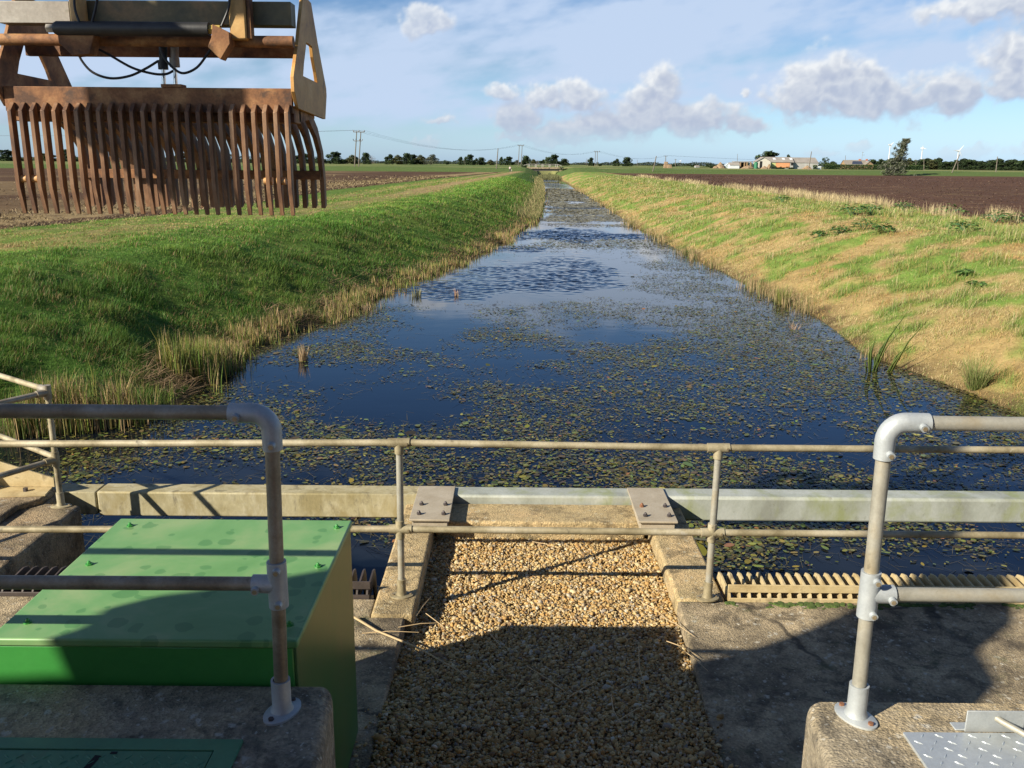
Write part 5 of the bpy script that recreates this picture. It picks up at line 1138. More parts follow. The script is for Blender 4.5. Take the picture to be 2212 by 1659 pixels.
for a in (865, 988, 1088):
    x_ = fp(a, 0, YB)[0]; s = (zr - ze) / 5.; y1_, y2_ = YB + 2.2, YB + 4.0
    obj('roof_light', MB().add([(x_ - .7, y1_, ze + s * (y1_ - YB) + .2), (x_ + .7, y1_, ze + s * (y1_ - YB) + .2), (x_ + .7, y2_, ze + s * (y2_ - YB) + .2), (x_ - .7, y2_, ze + s * (y2_ - YB) + .2), (x_ - .7, y1_, ze + s * (y1_ - YB) + .1), (x_ + .7, y1_, ze + s * (y1_ - YB) + .1), (x_ + .7, y2_, ze + s * (y2_ - YB) + .1), (x_ - .7, y2_, ze + s * (y2_ - YB) + .1)], [(0, 1, 2, 3), (0, 4, 5, 1), (1, 5, 6, 2), (2, 6, 7, 3), (3, 7, 4, 0)]), M['white'], b1, smooth=False)
g1 = gable_house('gabled_shed', 'pale gable-fronted shed with a tall dark doorway joined to the left of the barn', 'shed', YB - 3, fp(592, 0, YB)[0], fp(778, 0, YB)[0], 6, zg, fp(600, 335, YB)[2], fp(685, 282, YB)[2], M['wall_cream'], M['roof_grey'], 'y', .35)
obj('doorway', MB().box(fp(655, 0, YB - 3)[0], fp(687, 0, YB - 3)[0], YB - 3.1, YB - 3.002, zg, fp(670, 332, YB - 3)[2]), M['hole'], g1)
b2 = gable_house('barn', 'big grey rendered barn with a broken-edged roof right of the orange wall', 'barn', YB + 2, fp(1112, 0, YB)[0], fp(1448, 0, YB)[0], 12, zg, fp(1200, 352, YB)[2], fp(1300, 288, YB + 8)[2], M['wall_grey'], M['roof_grey'], 'x', .2)
s1 = gable_house('white_shed', 'small bright white shed in front of the farm junk', 'shed', YB - 25, fp(262, 0, YB - 25)[0], fp(388, 0, YB - 25)[0], 4, ground_z(fp(262, 0, YB - 25)[0], YB - 25), fp(262, 382, YB - 25)[2], fp(320, 352, YB - 25)[2], M['white'], M['roof_grey'], 'x', .2)
# open-fronted shed
os_ = thing('open_shed', (fp(430, 430, YB)[0], YB, zg), 'low open-fronted shed on posts behind the white shed', 'shed')
obj('roof', MB().box(fp(322, 0, YB)[0], fp(545, 0, YB)[0], YB, YB + 6, fp(400, 345, YB)[2], fp(400, 334, YB)[2]), M['roof_grey'], os_)
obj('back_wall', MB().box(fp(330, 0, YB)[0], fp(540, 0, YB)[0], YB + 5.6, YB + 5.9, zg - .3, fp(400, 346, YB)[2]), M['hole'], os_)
for a in (338, 400, 455, 488, 538): obj('post', MB().box(fp(a, 0, YB)[0] - .3, fp(a, 0, YB)[0] + .3, YB + .05, YB + .5, zg - .3, fp(400, 346, YB)[2]), M['brick'], os_)
pt = thing('glasshouse', (fp(245, 410, YB)[0], YB - 5, zg), 'white-ribbed lean-to glasshouse at the left end of the farm', 'glasshouse')
xg0, xg1 = fp(165, 0, YB)[0], fp(330, 0, YB)[0]
obj('frame_wall', MB().prism([(xg0, zg - .3), (xg1, zg - .3), (xg1, fp(300, 350, YB)[2]), (xg0 + 2.2, fp(230, 352, YB)[2]), (xg0, fp(165, 392, YB)[2])], 'y', YB - 5, YB), M['glazing'], pt, smooth=False)
for k in range(5): obj('rib', MB().tube([(xg0 + k * .95 + .2, YB - 5.06, fp(165, 396, YB)[2]), (xg0 + k * .95 + 2.3, YB - 5.06, fp(230, 350, YB)[2])], .14, 6), M['white'], pt)
tk = obj('green_tank', MB().tube([(fp(607, 0, YB - 8)[0], YB - 8, zg - .2), (fp(607, 0, YB - 8)[0], YB - 8, fp(607, 352, YB - 8)[2]), (fp(607, 0, YB - 8)[0], YB - 8, fp(607, 344, YB - 8)[2])], [1.0, 1.0, .4], 18), M['tankgreen'], off=(fp(607, 0, YB - 8)[0], YB - 8, zg)); tag(tk, 'upright green storage tank beside the gabled shed', 'tank')
ga = thing('garage', (fp(1432, 440, 452)[0], 452, zg), 'pale flat-roofed garage with a grey door beside the hedge', 'garage')
xg0, xg1 = fp(1390, 0, 452)[0], fp(1475, 0, 452)[0]; zgg = ground_z(xg0, 452)
obj('wall', MB().box(xg0, xg1, 452, 456, zgg - .3, fp(1400, 397, 452)[2]), M['white'], ga); obj('door', MB().box(xg0 + .45, xg1 - .35, 451.9, 451.998, zgg, fp(1400, 404, 452)[2]), M['glazing'], ga)
# bungalow
YH = 540.; zh = ground_z(fp(1950, 0, YH)[0], YH)
bw = gable_house('bungalow', 'bungalow with twin brick chimneys and solar panels behind the hedge', 'house', YH, fp(1800, 0, YH)[0], fp(2085, 0, YH)[0], 9, zh, fp(1900, 383, YH)[2], fp(1900, 320, YH + 4)[2], M['brick'], M['tile'], 'x', .3)
zr_, ze_ = fp(1900, 320, YH + 4)[2], fp(1900, 383, YH)[2]; sl_ = (zr_ - ze_) / 4.5
xs0, xs1 = fp(1885, 0, YH)[0], fp(2030, 0, YH)[0]
obj('solar_panel', MB().add([(xs0, YH + .5, ze_ + sl_ * .5 + .2), (xs1, YH + .5, ze_ + sl_ * .5 + .2), (xs1, YH + 3.4, ze_ + sl_ * 3.4 + .2), (xs0 + 1.2, YH + 3.4, ze_ + sl_ * 3.4 + .2), (xs0, YH + .5, ze_ + sl_ * .5 + .1), (xs1, YH + .5, ze_ + sl_ * .5 + .1), (xs1, YH + 3.4, ze_ + sl_ * 3.4 + .1), (xs0 + 1.2, YH + 3.4, ze_ + sl_ * 3.4 + .1)], [(0, 1, 2, 3), (0, 4, 5, 1), (1, 5, 6, 2), (2, 6, 7, 3), (3, 7, 4, 0)]), M['solar'], bw, smooth=False)
for a in (1947, 2040): c_ = fp(a, 303, YH + 4.5); obj('chimney', MB().box(c_[0] - .55, c_[0] + .55, YH + 4, YH + 5, zr_ - .3, c_[2]), M['redbrick'], bw)
gg = gable_house('gable_wing', 'orange brick gable wing at the right end of the bungalow', 'house', YH - 3, fp(2032, 0, YH)[0], fp(2142, 0, YH)[0], 8, zh, fp(2040, 383, YH)[2], fp(2088, 338, YH)[2], M['brick'], M['tile'], 'y', .3)
c_ = fp(2005, 206, YH + 2); o = obj('aerial_mast', MB().tube([(c_[0], YH + 4.5, zr_ - .2), (c_[0], YH + 4.5, c_[2])], .09, 6).tube([(c_[0] - .3, YH + 4.5, c_[2] - .4), (c_[0] + .9, YH + 4.5, c_[2] - .4)], .06, 5).tube([(c_[0] - .2, YH + 4.5, c_[2] - 1.9), (c_[0] + 1.4, YH + 4.5, c_[2] - 1.9)], .06, 5), M['greysteel'], off=(c_[0], YH + 4.5, zr_)); tag(o, 'thin television aerial mast above the bungalow roof', 'aerial')
def heap(zx, zy, wz, hz, Y, label, mat='soilheap', name='rubble_heap', cat='heap'):
    c = fp(zx, zy, Y); w = wz * .16405 / F * Y; h = hz * .16405 / F * Y; z0 = ground_z(c[0], Y) - .1; b = MB(); n, m = 18, 7; r = random.Random(zx); vs = []
    for j in range(m + 1):
        t = j / m; q = (1 - t) ** .7
        for k in range(n):
            a = 6.283 * k / n; e = 1 + r.uniform(-.18, .18); vs.append((c[0] + w / 2 * q * math.cos(a) * e, Y + w / 2 * q * math.sin(a) * e, z0 + h * t * (1 + r.uniform(-.12, .12))))
    b.add(vs, [(j * n + k, j * n + (k + 1) % n, (j + 1) * n + (k + 1) % n, (j + 1) * n + k) for j in range(m) for k in range(n)] + [tuple(m * n + k for k in range(n))])
    o = obj(name, b, M[mat], off=(c[0], Y, z0), smooth=False); tag(o, label, cat)
heap(105, 450, 130, 75, YB - 6, 'brown soil heap left of the glasshouse'); heap(45, 455, 90, 32, YB - 20, 'low pale rubble heap at the far left of the farm'); heap(690, 450, 110, 36, YB - 20, 'pinkish rubble heap in front of the gabled shed door')
heap(750, 420, 60, 62, YB - 6, 'brown stack of bricks between the gabled shed and the yellow wall'); heap(470, 440, 190, 40, YB - 12, 'jumble of farm scrap in front of the open shed'); heap(560, 420, 100, 55, YB - 4, 'dark scrap pile beside the green tank', 'hole'); heap(1250, 452, 130, 46, YB - 12, 'heap of timber and junk in front of the grey barn')
for a, w, lab in ((850, 130, 'dark bush in front of the yellow wall'), (925, 60, 'smaller dark bush in front of the orange wall'), (1020, 90, 'brownish bush at the right end of the orange wall')): tree(zmap(a), zmy(402), w * .164, YB - 10, 'bush', lab, name='bush', cat='bush')
def bale(px, py, Y, w, h, lab):
    c = at(px, py, y=Y); z0 = ground_z(c[0], Y); o = obj('straw_stack', MB().box(c[0] - w / 2, c[0] + w / 2, Y, Y + 2.5, z0 - .1, z0 + h * .55).box(c[0] - w * .38, c[0] + w * .42, Y + .05, Y + 2.4, z0 + h * .5505, z0 + h), M['soilheap'], off=(c[0], Y, z0), bevel=.12); tag(o, lab, 'straw stack')
bale(1439, 362, 430, 1.9, 2.9, 'tall pale straw stack beyond the right field'); bale(1447, 364, 428, 2.0, 1.6, 'lower straw stack at the foot of the tall one'); 
hc = at(1507, 361, y=560.)
hsmall = gable_house('cottage', 'tiny white cottage on the horizon left of the farm', 'house', 620, at(1503, 360, y=620.)[0], at(1511, 360, y=620.)[0], 5, ground_z(at(1507, 360, y=620.)[0], 620), at(1507, 360.5, y=620.)[2], at(1507, 357.5, y=620.)[2], M['white'], M['tile'], 'x', .2)

# ================================================================== POLES, WIRES, TURBINES
def pole(px0, py0, px1, py1, Y, label, r=.14, name='wooden_pole', cross=None, group=None, z0=None):
    a, b = at(px1, py1, y=Y), at(px0, py0, y=Y); g = ground_z(a[0], Y) - .2; a[2] = min(a[2], g + .3)
    t = thing(name, (a[0], Y, a[2]), label, 'pole', group); obj('shaft', MB().tube([a, b], [r * 1.15, r * .8], 8), M['wood_pole'], t); 
    if cross: obj('cross_arm', MB().tube([(b[0] - cross, Y - .2, b[2] - .3), (b[0] + cross, Y - .2, b[2] - .3)], .1, 6), M['wood_pole'], t)
    return t, b
def hpole(l0, l1, r0, r1, xa, xb, ya, Y, label, sw=None):
    a0, a1, b0, b1 = at(*l0, y=Y), at(*l1, y=Y), at(*r0, y=Y), at(*r1, y=Y); g = ground_z(a1[0], Y) - .2; a1[2] = min(a1[2], g); b1[2] = min(b1[2], g)
    t = thing('twin_pole', ((a1[0] + b1[0]) / 2, Y, g), label, 'power pole', 'twin power poles along the line')
    obj('shaft', MB().tube([a1, a0], [.20, .15], 8), M['wood_pole'], t); obj('shaft', MB().tube([b1, b0], [.20, .15], 8), M['wood_pole'], t)
    p, q = at(xa, ya, y=Y), at(xb, ya + .3, y=Y)
    obj('cross_arm', MB().box(p[0], q[0], Y - .35, Y - .16, p[2] - .32, p[2] - .08), M['wood_pole'], t)
    ins = []
    for f_ in (.02, .5, .98):
        x = p[0] + (q[0] - p[0]) * f_; obj('insulator', MB().tube([(x, Y - .25, p[2] - .08), (x, Y - .25, p[2] + .10), (x, Y - .25, p[2] + .42)], [.08, .2, .1], 8), M['dark_bolt'], t); ins.append((x, Y - .25, p[2] + .42))
    if sw:
        p, q = at(sw[0], sw[2], y=Y), at(sw[1], sw[2], y=Y); obj('switch_arm', MB().box(p[0], q[0], Y - .36, Y - .17, p[2] - .1, p[2] + .1), M['wood_pole'], t)
        for f_ in (.0, .33, .66, 1.): x = p[0] + (q[0] - p[0]) * f_; obj('insulator', MB().tube([(x, Y - .25, p[2] + .1), (x + (.25 if f_ > .5 else -.25), Y - .25, p[2] + .65)], .11, 6), M['dark_bolt'], t)
    return ins
Z1 = lambda x, y: (708.5 + x * .1836, 276.5 + y * .1836); Z2 = lambda x, y: (1071.4 + x * .09374, 293.8 + y * .09374); Z3 = lambda x, y: (1244 + x * .1562, 293.8 + y * .1562)
i1 = hpole(Z1(338, 38), Z1(312, 447), Z1(387, 42), Z1(360, 450), Z1(300, 0)[0], Z1(431, 0)[0], Z1(0, 40)[1], 312., 'nearest and tallest twin pole, right of the rake, with a switch arm half way down', (Z1(305, 0)[0], Z1(402, 0)[0], Z1(0, 152)[1]))
i2 = hpole(Z2(538, 212), Z2(514, 700), Z2(604, 212), Z2(580, 700), Z2(505, 0)[0], Z2(642, 0)[0], Z2(0, 214)[1], 500., 'second twin pole, beside the left end of the bridge')
i3 = hpole(Z3(270, 212), Z3(262, 460), Z3(298, 214), Z3(292, 462), Z3(254, 0)[0], Z3(331, 0)[0], Z3(0, 214)[1], 590., 'third twin pole, right of the bridge beside the pinkish bare tree')
i4 = hpole(Z3(1238, 274), Z3(1236, 440), Z3(1246, 274), Z3(1243, 440), Z3(1218, 0)[0], Z3(1268, 0)[0], Z3(0, 276)[1], 900., 'fourth and faintest twin pole, above the straw stack')
i0 = [(at(-700, 296, y=330.)[0], 330., at(-700, 280, y=330.)[2] + k) for k in (0, .05, .1)]
i5 = [(at(2300, 349, y=1500.)[0], 1500. + 3 * k, at(2300, 349, y=1500.)[2]) for k in (0, 1, 2)]
for (A_, B_, sag, rr, lab) in ((i0, i1, 2.0, .016, 'overhead wire running left from the nearest twin pole'), (i1, i2, 4.6, .02, 'sagging overhead wire between the nearest and second twin poles'), (i2, i3, 3.6, .02, 'overhead wire between the second and third twin poles'), (i3, i4, 4.0, .022, 'overhead wire between the third and fourth twin poles'), (i4, i5, 6, .025, 'faint overhead wire passing above the farm')):
    for a, b in zip(A_, B_):
        pts = [(a[0] + (b[0] - a[0]) * t, a[1] + (b[1] - a[1]) * t, a[2] + (b[2] - a[2]) * t - sag * 4 * t * (1 - t)) for t in np.linspace(0, 1, 22)]
        o = obj('power_line', MB().tube(pts, rr, 4), M['dark_bolt'], off=a); tag(o, lab, 'wire', lab)
pole(*Z1(2001, 240), *Z1(1982, 466), 300., 'single leaning pole left of the walker', .16)
pole(*Z3(1113, 277), *Z3(1064, 490), 296., 'strongly leaning pole at the edge of the right-hand field', .17)
pole(*Z3(1378, 318), *Z3(1376, 440), 640., 'thin upright pole just right of the straw stack', .2, cross=.9)
pole(*Z3(848, 325), *Z3(848, 408), 900., 'faint thin pole on the horizon right of the larger dark tree', .2)
Z4 = lambda x, y: (1538 + x * .16405, 293.8 + y * .16405); Z5 = lambda x, y: (1857.6 + x * .16015, 276.5 + y * .16015)
pole(*Z4(1311, 204), *Z4(1268, 468), 320., 'leaning pole in front of the big grey barn', .16)
pole(*Z4(1757, 256), *Z4(1764, 375), 620., 'thin pole left of the bungalow', .16); pole(*Z4(336, 235), *Z4(338, 330), 700., 'thin pole above the open-fronted shed', .16)
pole(*Z5(757, 455), *Z5(748, 560), 560., 'short pole at the right end of the hedge', .18, cross=.9); pole(*Z5(863, 410), *Z5(863, 582), 420., 'upright pole right of the hedge below the second turbine', .15)
pole(*Z5(1345, 357), *Z5(1240, 605), 300., 'steeply leaning pole in front of the third turbine', .17); pole(*Z5(1322, 455), *Z5(1320, 565), 540., 'short upright pole behind the steeply leaning one', .18, cross=.9)
pole(*Z5(1857, 385), *Z5(1833, 598), 310., 'pole standing alone in front of the wood near the right edge', .16)
def turbine(hx, hy, Y, blade_dirs, Lpx, label, twr=True):
    h = at(hx, hy, y=Y); g = 2.9; t = thing('wind_turbine', (h[0], Y, g), label, 'wind turbine', 'wind turbines beyond the wood'); s = Y / F
    obj('tower', MB().tube([(h[0], Y, g), (h[0], Y, h[2] - .5)], [1.7, 1.0], 14), M['white'], t)
    obj('nacelle', MB().tube([(h[0] + 1.2, Y - 3.2, h[2]), (h[0] + .8, Y - 2.2, h[2]), (h[0] - 1.6, Y + 5, h[2] + .2)], [.8, 1.9, 1.7], 10), M['white'], t)
    for a in blade_dirs:
        L = Lpx * .85 * s; d = Vector((math.cos(R(a)), -.08, math.sin(R(a)))); c = Vector((h[0] + 1.0, Y - 2.9, h[2])); w = Vector((-math.sin(R(a)), .25, math.cos(R(a)))) ; n = d.cross(w).normalized()
        vs = []
        for f_, q in ((0, .7), (.18, 1.5), (.5, 1.0), (1., .25)):
            p = c + d * L * f_
            vs += [p - w * q * .6, p + n * .25 * q, p + w * q, p - n * .25 * q]
        obj('blade', MB().add(vs, [(j * 4 + k, j * 4 + (k + 1) % 4, (j + 1) * 4 + (k + 1) % 4, (j + 1) * 4 + k) for j in range(3) for k in range(4)] + [(12, 13, 14, 15)]), M['white'], t)
turbine(*Z5(410, 228), 2300., (48, 168, 288), 9, 'white wind turbine partly hidden by the leaning tree'); turbine(*Z5(845, 275), 2300., (112, 232, 352), 8, 'middle white wind turbine, right of the leaning tree')
turbine(*Z5(1330, 308), 2300., (57, 177, 297), 16, 'white wind turbine with one blade level and one raised, behind the leaning pole'); turbine(*Z5(2262, 300), 2300., (215, 95, 335), 17, 'wind turbine at the right edge with only a blade tip in view')
turbine(*Z3(1443, 345), 4200., (60, 180, 300), 4, 'tiny far white wind turbine above the straw stack')

# ================================================================== BRIDGE
M['bridge_rail'] = plain('weathered pale railing', (.42, .40, .35), .7)
YBr = 322.; br_ = thing('footbridge', (10.8, YBr, 2.4), 'low concrete farm bridge with pale pipe railings across the end of the channel', 'bridge')
bp = lambda zx, zy: at(*Z2(zx, zy), y=YBr)
xb0, xb1 = bp(700, 0)[0], bp(1520, 0)[0]; zd1, zd0 = bp(1000, 716)[2], bp(1000, 760)[2]
obj('deck', MB().box(xb0 - .6, xb1 + .6, YBr, YBr + 4.5, zd0, zd1), M['deck'], br_, bevel=.05)
obj('underside_shadow', MB().box(xb0 - .3, xb1 + .3, YBr + .35, YBr + 4.1, zd0 - .62, zd0 - .002), M['dark_bolt'], br_)  # dark box added as the shadow line under the deck
obj('abutment', MB().box(xb0 - 2.5, xb0 + .4, YBr + .1, YBr + 4.4, -.5, zd0 - .003), M['deck'], br_); obj('abutment', MB().box(xb1 - .6, xb1 + 2.5, YBr + .1, YBr + 4.4, -.5, zd0 - .003), M['deck'], br_)
zr1, zr2 = bp(1000, 650)[2], bp(1000, 686)[2]
for yy, xs in ((YBr + .15, (750, 915, 1072, 1236, 1392, 1437)), (YBr + 4.3, (783, 945, 1106, 1272))):
    rl = obj('railing', MB().tube([(bp(620, 0)[0], yy, zr1 - .55), (bp(752, 0)[0], yy, zr1), (bp(1440, 0)[0], yy, zr1), (bp(1540, 0)[0], yy, zr1 - .6)], .07, 6), M['bridge_rail'], br_)
    obj('mid_rail', MB().tube([(bp(752, 0)[0], yy, zr2), (bp(1440, 0)[0], yy, zr2)], .055, 6), M['bridge_rail'], rl)
    for x in xs: obj('railing_post', MB().tube([(bp(x, 0)[0], yy, zd1 - .05), (bp(x, 0)[0], yy, zr1)], .10, 6), M['bridge_rail'], rl)
for zx, w, lab in ((640, 110, 'dark bush at the left end of the bridge'), (800, 120, 'dark overhanging bush under the left of the bridge'), (1270, 110, 'dark bush under the right of the bridge'), (1560, 170, 'dark bush at the right end of the bridge')):
    tree(Z2(zx, 0)[0], Z2(0, 690 if 'end' in lab else 800)[1], w * .0937, YBr - 3 if 'end' in lab else YBr - 6, 'bush', lab, name='bush', cat='bush', dz=-.2 if 'end' in lab else -1.2)

# ================================================================== WALKER AND DOG
YW = 262.; pw = at(*Z2(324, 862), y=YW); gz_ = ground_z(pw[0], YW)
ps = thing('person', (pw[0], YW, gz_), 'person in a pale pink top and dark trousers walking away along the track', 'person')
def skin(name, joints, edges, parent, mat, lv=1, off=(0, 0, 0)):
    me = bpy.data.meshes.new(name); me.from_pydata([j[:3] for j in joints], edges, []); o = link(name, me, mat, parent)
    m = o.modifiers.new('skin', 'SKIN'); m.use_smooth_shade = True
    for v, j in zip(me.skin_vertices[0].data, joints): v.radius = (j[3], j[3])
    me.skin_vertices[0].data[0].use_root = True
    s = o.modifiers.new('sub', 'SUBSURF'); s.levels = lv; s.render_levels = lv; return o
J_ = [(0, 0, .95, .12), (0, 0, 1.15, .12), (0, 0, 1.38, .14), (0, -.01, 1.50, .06), (0, .0, 1.62, .095), (0, 0, 1.72, .075), (-.19, 0, 1.40, .06), (-.26, -.05, 1.13, .045), (-.24, .06, .90, .035), (.19, 0, 1.40, .06), (.26, .06, 1.13, .045), (.24, .16, .92, .035),
      (-.09, 0, .88, .09), (-.10, .12, .50, .06), (-.10, -.02, .10, .042), (-.10, .12, .04, .04), (.09, 0, .88, .09), (.10, -.05, .50, .06), (.10, -.28, .14, .042), (.10, -.17, .05, .04)]
E_ = [(0, 1), (1, 2), (2, 3), (3, 4), (4, 5), (2, 6), (6, 7), (7, 8), (2, 9), (9, 10), (10, 11), (0, 12), (12, 13), (13, 14), (14, 15), (0, 16), (16, 17), (17, 18), (18, 19)]
skin('body', J_, E_, ps, M['skin'])
skin('top', [(0, 0, .92, .17), (0, 0, 1.15, .155), (0, 0, 1.42, .165), (-.21, 0, 1.40, .078), (-.275, -.05, 1.12, .062), (-.25, .04, .96, .055), (.21, 0, 1.40, .078), (.275, .06, 1.12, .062), (.25, .13, .97, .055)], [(0, 1), (1, 2), (2, 3), (3, 4), (4, 5), (2, 6), (6, 7), (7, 8)], ps, M['shirt'])
skin('trousers', [(0, 0, .95, .15), (-.09, 0, .86, .105), (-.10, .12, .50, .078), (-.10, -.01, .13, .062), (.09, 0, .86, .105), (.10, -.05, .50, .078), (.10, -.26, .17, .062)], [(0, 1), (1, 2), (2, 3), (0, 4), (4, 5), (5, 6)], ps, M['trouser'])
obj('hair', MB().ball((0, -.025, 1.68), (.115, .125, .12), 12, 7), M['hair'], ps, off=(0, 0, 0))
dgp = at(*Z2(362, 866), y=YW + .5); dg = thing('dog', (dgp[0], YW + .5, ground_z(dgp[0], YW + .5)), 'small pale dog trotting beside the walker on the track', 'dog')
skin('body', [(0, -.28, .42, .11), (0, 0, .40, .12), (0, .26, .43, .14), (0, .42, .58, .075), (0, .52, .68, .085), (0, .66, .65, .05), (-.09, .27, .30, .06), (-.09, .30, .16, .035), (-.09, .30, .03, .035), (.09, .27, .30, .06), (.09, .22, .16, .035), (.09, .24, .03, .035), (-.09, -.30, .34, .075), (-.09, -.24, .22, .05), (-.09, -.38, .12, .032), (-.09, -.35, .03, .034), (.09, -.30, .34, .075), (.09, -.18, .22, .05), (.09, -.30, .12, .032), (.09, -.27, .03, .034), (0, -.42, .50, .03), (0, -.56, .62, .02), (-.06, .49, .75, .025), (-.08, .48, .68, .02), (.06, .49, .75, .025), (.08, .48, .68, .02)],
     [(1, 0), (1, 2), (2, 3), (3, 4), (4, 5), (2, 6), (6, 7), (7, 8), (2, 9), (9, 10), (10, 11), (0, 12), (12, 13), (13, 14), (14, 15), (0, 16), (16, 17), (17, 18), (18, 19), (0, 20), (20, 21), (4, 22), (22, 23), (4, 24), (24, 25)], dg, M['dogfur'])

# ================================================================== INDIVIDUAL PLANTS
def plant_pos(px, py, side):
    """walk down the sight line to the bank"""
    d = ray(px, py); best = None
    for t in np.geomspace(5, 400, 4000):
        p = CAM + d * t; X, Y = p[0], p[1]; dd = (xl(Y) - X) if side < 0 else (X - xr(Y))
        z = float(height(X, Y, side, dd)) if dd > -.3 else 0.
        if p[2] <= z: return np.array([X, Y, z])
    return p
def weed(px, py, size, label, group=None, seed=0, flat=.55):
    size = size * .72 if size > .4 else size
    c = plant_pos(px, py, 1); r = np.random.default_rng(seed + int(px)); n = int(34 + 90 * size); V, F_, cc = [], [], []
    for k in range(n):
        a = r.uniform(0, 6.28); q = size * math.sqrt(r.random()); h = size * flat * (1 - .6 * (q / size) ** 2) * r.uniform(.5, 1.1); L = .10 * r.uniform(.6, 1.5); w = L * .42
        b = np.array([q * math.cos(a), q * math.sin(a), h]); yaw = a + r.normal(0, .7); tl = r.uniform(-.2, .7)
        dx = np.array([math.cos(yaw) * math.cos(tl), math.sin(yaw) * math.cos(tl), -math.sin(tl) * .6]); sd = np.array([-math.sin(yaw), math.cos(yaw), r.uniform(-.3, .3)])
        o_ = len(V); V += [b - dx * L, b - dx * L * .3 + sd * w, b + dx * L * .5 + sd * w * .8, b + dx * L, b + dx * L * .5 - sd * w * .8, b - dx * L * .3 - sd * w, b + dx * L * .1 - np.array([0, 0, .02])]
        F_ += [(o_, o_ + 1, o_ + 6), (o_ + 1, o_ + 2, o_ + 6), (o_ + 2, o_ + 3, o_ + 6), (o_ + 3, o_ + 4, o_ + 6), (o_ + 4, o_ + 5, o_ + 6), (o_ + 5, o_, o_ + 6)]
        col = np.array([.10, .18, .045]) * r.uniform(.6, 1.6); cc += [col] * 7
    t = thing('broadleaf_weed', c, label, 'weed', group)
    o = npmesh('leaves', np.array(V), [np.array(F_)], M['leaf'], np.array(cc)); o.parent = t
    sb = MB()
    for k in range(6): a = 6.28 * k / 6 + .3; sb.tube([(0, 0, -.03), (size * .3 * math.cos(a), size * .3 * math.sin(a), size * flat * .6), (size * .7 * math.cos(a), size * .7 * math.sin(a), size * flat * .55)], [.012, .010, .005], 5)
    obj('stems', sb, M['tankgreen'], t, off=(0, 0, 0))
weed(2088, 594, .30, 'upper of two small dark broadleaf weeds on the dry right bank'); weed(2109, 619, .28, 'lower of two small dark broadleaf weeds on the dry right bank')
for i, (x, y, s_, lab) in enumerate(((1838, 466, 1.1, 'low dark broadleaf patch below the tall dry grass on the right bank'), (1865, 498, .9, 'broadleaf patch at the middle of the right bank weeds'), (1905, 502, .7, 'broadleaf patch at the right of the bank weeds'), (1812, 506, .7, 'broadleaf patch at the left of the bank weeds'), (1770, 512, .5, 'small lone broadleaf tuft low on the right bank'),
     (2055, 468, 1.2, 'broadleaf clump on the field edge left of the two at the frame edge'), (2150, 482, 1.1, 'broadleaf clump on the field edge near the right frame edge'), (2200, 484, 1.0, 'broadleaf clump cut by the right frame edge'), (1690, 437, .9, 'dark thistle-like clump beside the tall dry grass'), (1880, 462, 1.0, 'broadleaf clump at the foot of the tall dry grass'), (2080, 500, .8, 'flat broadleaf clump just inside the field edge weeds'), (1950, 455, 1.0, 'broadleaf clump on the field edge right of the tall dry grass'), (780, 430, 0, ''))):
    if s_: weed(x, y, s_, lab, seed=i, flat=.75)
def tuft(px, py, side, n, H, W, spread, cols, lean, label, name, cat, tilt=None, z=None, seed=1, stiff=.3, mat='reed'):
    c = plant_pos(px, py, side) if z is None else at(px, py, z=z); r = np.random.default_rng(seed)
    a = r.uniform(-3.14, 3.14, n); q = spread * np.sqrt(r.random(n)); P_ = np.stack([q * np.cos(a), q * np.sin(a), np.full(n, -.03)], 1)
    ang = a + r.normal(0, .5, n) if tilt is None else r.normal(tilt, .8, n)
    col = np.array(cols)[r.integers(0, len(cols), n)] * r.uniform(.7, 1.2, (n, 1))
    o = blades(name, P_, H * r.uniform(.5, 1.1, n), np.full(n, W) * r.uniform(.6, 1.3, n), ang, np.abs(r.normal(lean, lean * .5, n)), col, M[mat], None, None, curl=stiff)
    o.location = c; tag(o, label, cat); return o
tuft(2108, 838, 1, 420, .75, .008, .16, [(.22, .26, .08), (.38, .33, .15), (.17, .24, .06)], .5, 'fountain-shaped green and straw sedge tussock at the right waterline', 'sedge_tussock', 'tussock', seed=4, stiff=.6)
tuft(1690, 655, 1, 260, .62, .012, .22, [(.24, .27, .06), (.45, .33, .17), (.20, .24, .06)], .25, 'yellow-green reed tuft with straw stubs at the bend of the right waterline', 'reed_tuft', 'reeds', z=0.02, seed=5)
tuft(655, 780, -1, 70, .42, .016, .10, [(.50, .36, .20), (.36, .25, .14)], .2, 'isolated dead reed stump standing in the water near the left bank', 'reed_stump', 'reeds', z=0., seed=6)
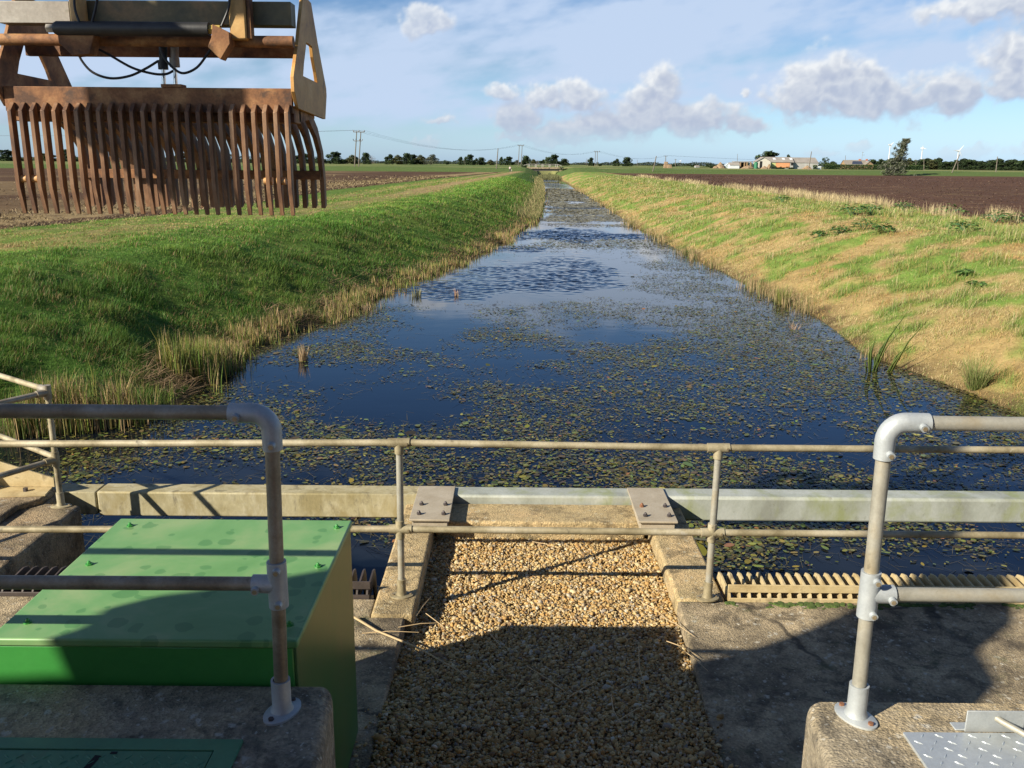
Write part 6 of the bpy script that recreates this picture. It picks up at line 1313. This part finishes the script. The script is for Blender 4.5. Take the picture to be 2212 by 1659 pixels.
tuft(790, 672, -1, 40, .30, .018, .12, [(.45, .33, .2), (.3, .22, .14)], .3, 'small dead reed stump in the water beyond the isolated one', 'reed_stump', 'reeds', z=0., seed=7)
tuft(897, 640, -1, 60, .35, .02, .22, [(.27, .25, .13), (.2, .2, .1)], .3, 'faint olive reed tuft standing alone in open water', 'reed_tuft', 'reeds', z=0., seed=8)
tuft(988, 640, -1, 26, .32, .022, .10, [(.45, .24, .15), (.4, .3, .2)], .4, 'tiny reddish dead tuft at the edge of the wind-ruffled water', 'reed_stump', 'reeds', z=0., seed=9)
tuft(1716, 712, 1, 30, .30, .014, .14, [(.50, .33, .2), (.42, .30, .2)], .7, 'small sprawl of dead stalks in the water off the right bank', 'reed_stump', 'reeds', z=0., seed=10)
# bulrush with long strap leaves
cb = at(1886, 806, z=0.)
bt_ = thing('bulrush', cb, 'tall bulrush with long strap leaves leaning right out of the water', 'bulrush')
g_ = [(.10, .15, .035), (.15, .19, .045), (.08, .12, .03)]
k = 0
for tipx, tipy, base in ((1962, 672, 1884), (2006, 690, 1924), (1925, 722, 1886), (1893, 728, 1880), (1884, 740, 1878), (1916, 735, 1893), (1962, 748, 1920), (1985, 738, 1915), (1875, 775, 1872), (1899, 760, 1888), (1945, 715, 1890)):
    a = at(base, 806, z=-.02); b = at(tipx, tipy, y=a[1] + .05); m_ = a * .5 + b * .5 + np.array([-.05, 0, .09]); w = .030 if k < 8 else .020
    s_ = np.array([.9, .3, 0]) * w; V = [a - s_, a + s_, m_ + s_, m_ - s_, b]; V = [p - cb for p in V] + [p - cb + np.array([0, .006, 0]) for p in V]
    me_o = npmesh('strap_leaf', np.array(V), [np.array([[0, 1, 2, 3], [5, 8, 7, 6], [0, 5, 6, 1], [1, 6, 7, 2], [0, 3, 8, 5]]), np.array([[3, 2, 4], [8, 9, 7], [2, 7, 9], [2, 9, 4], [3, 4, 9], [3, 9, 8]])], M['reed'], np.tile(np.array(g_[k % 3]), (10, 1))); me_o.parent = bt_; k += 1
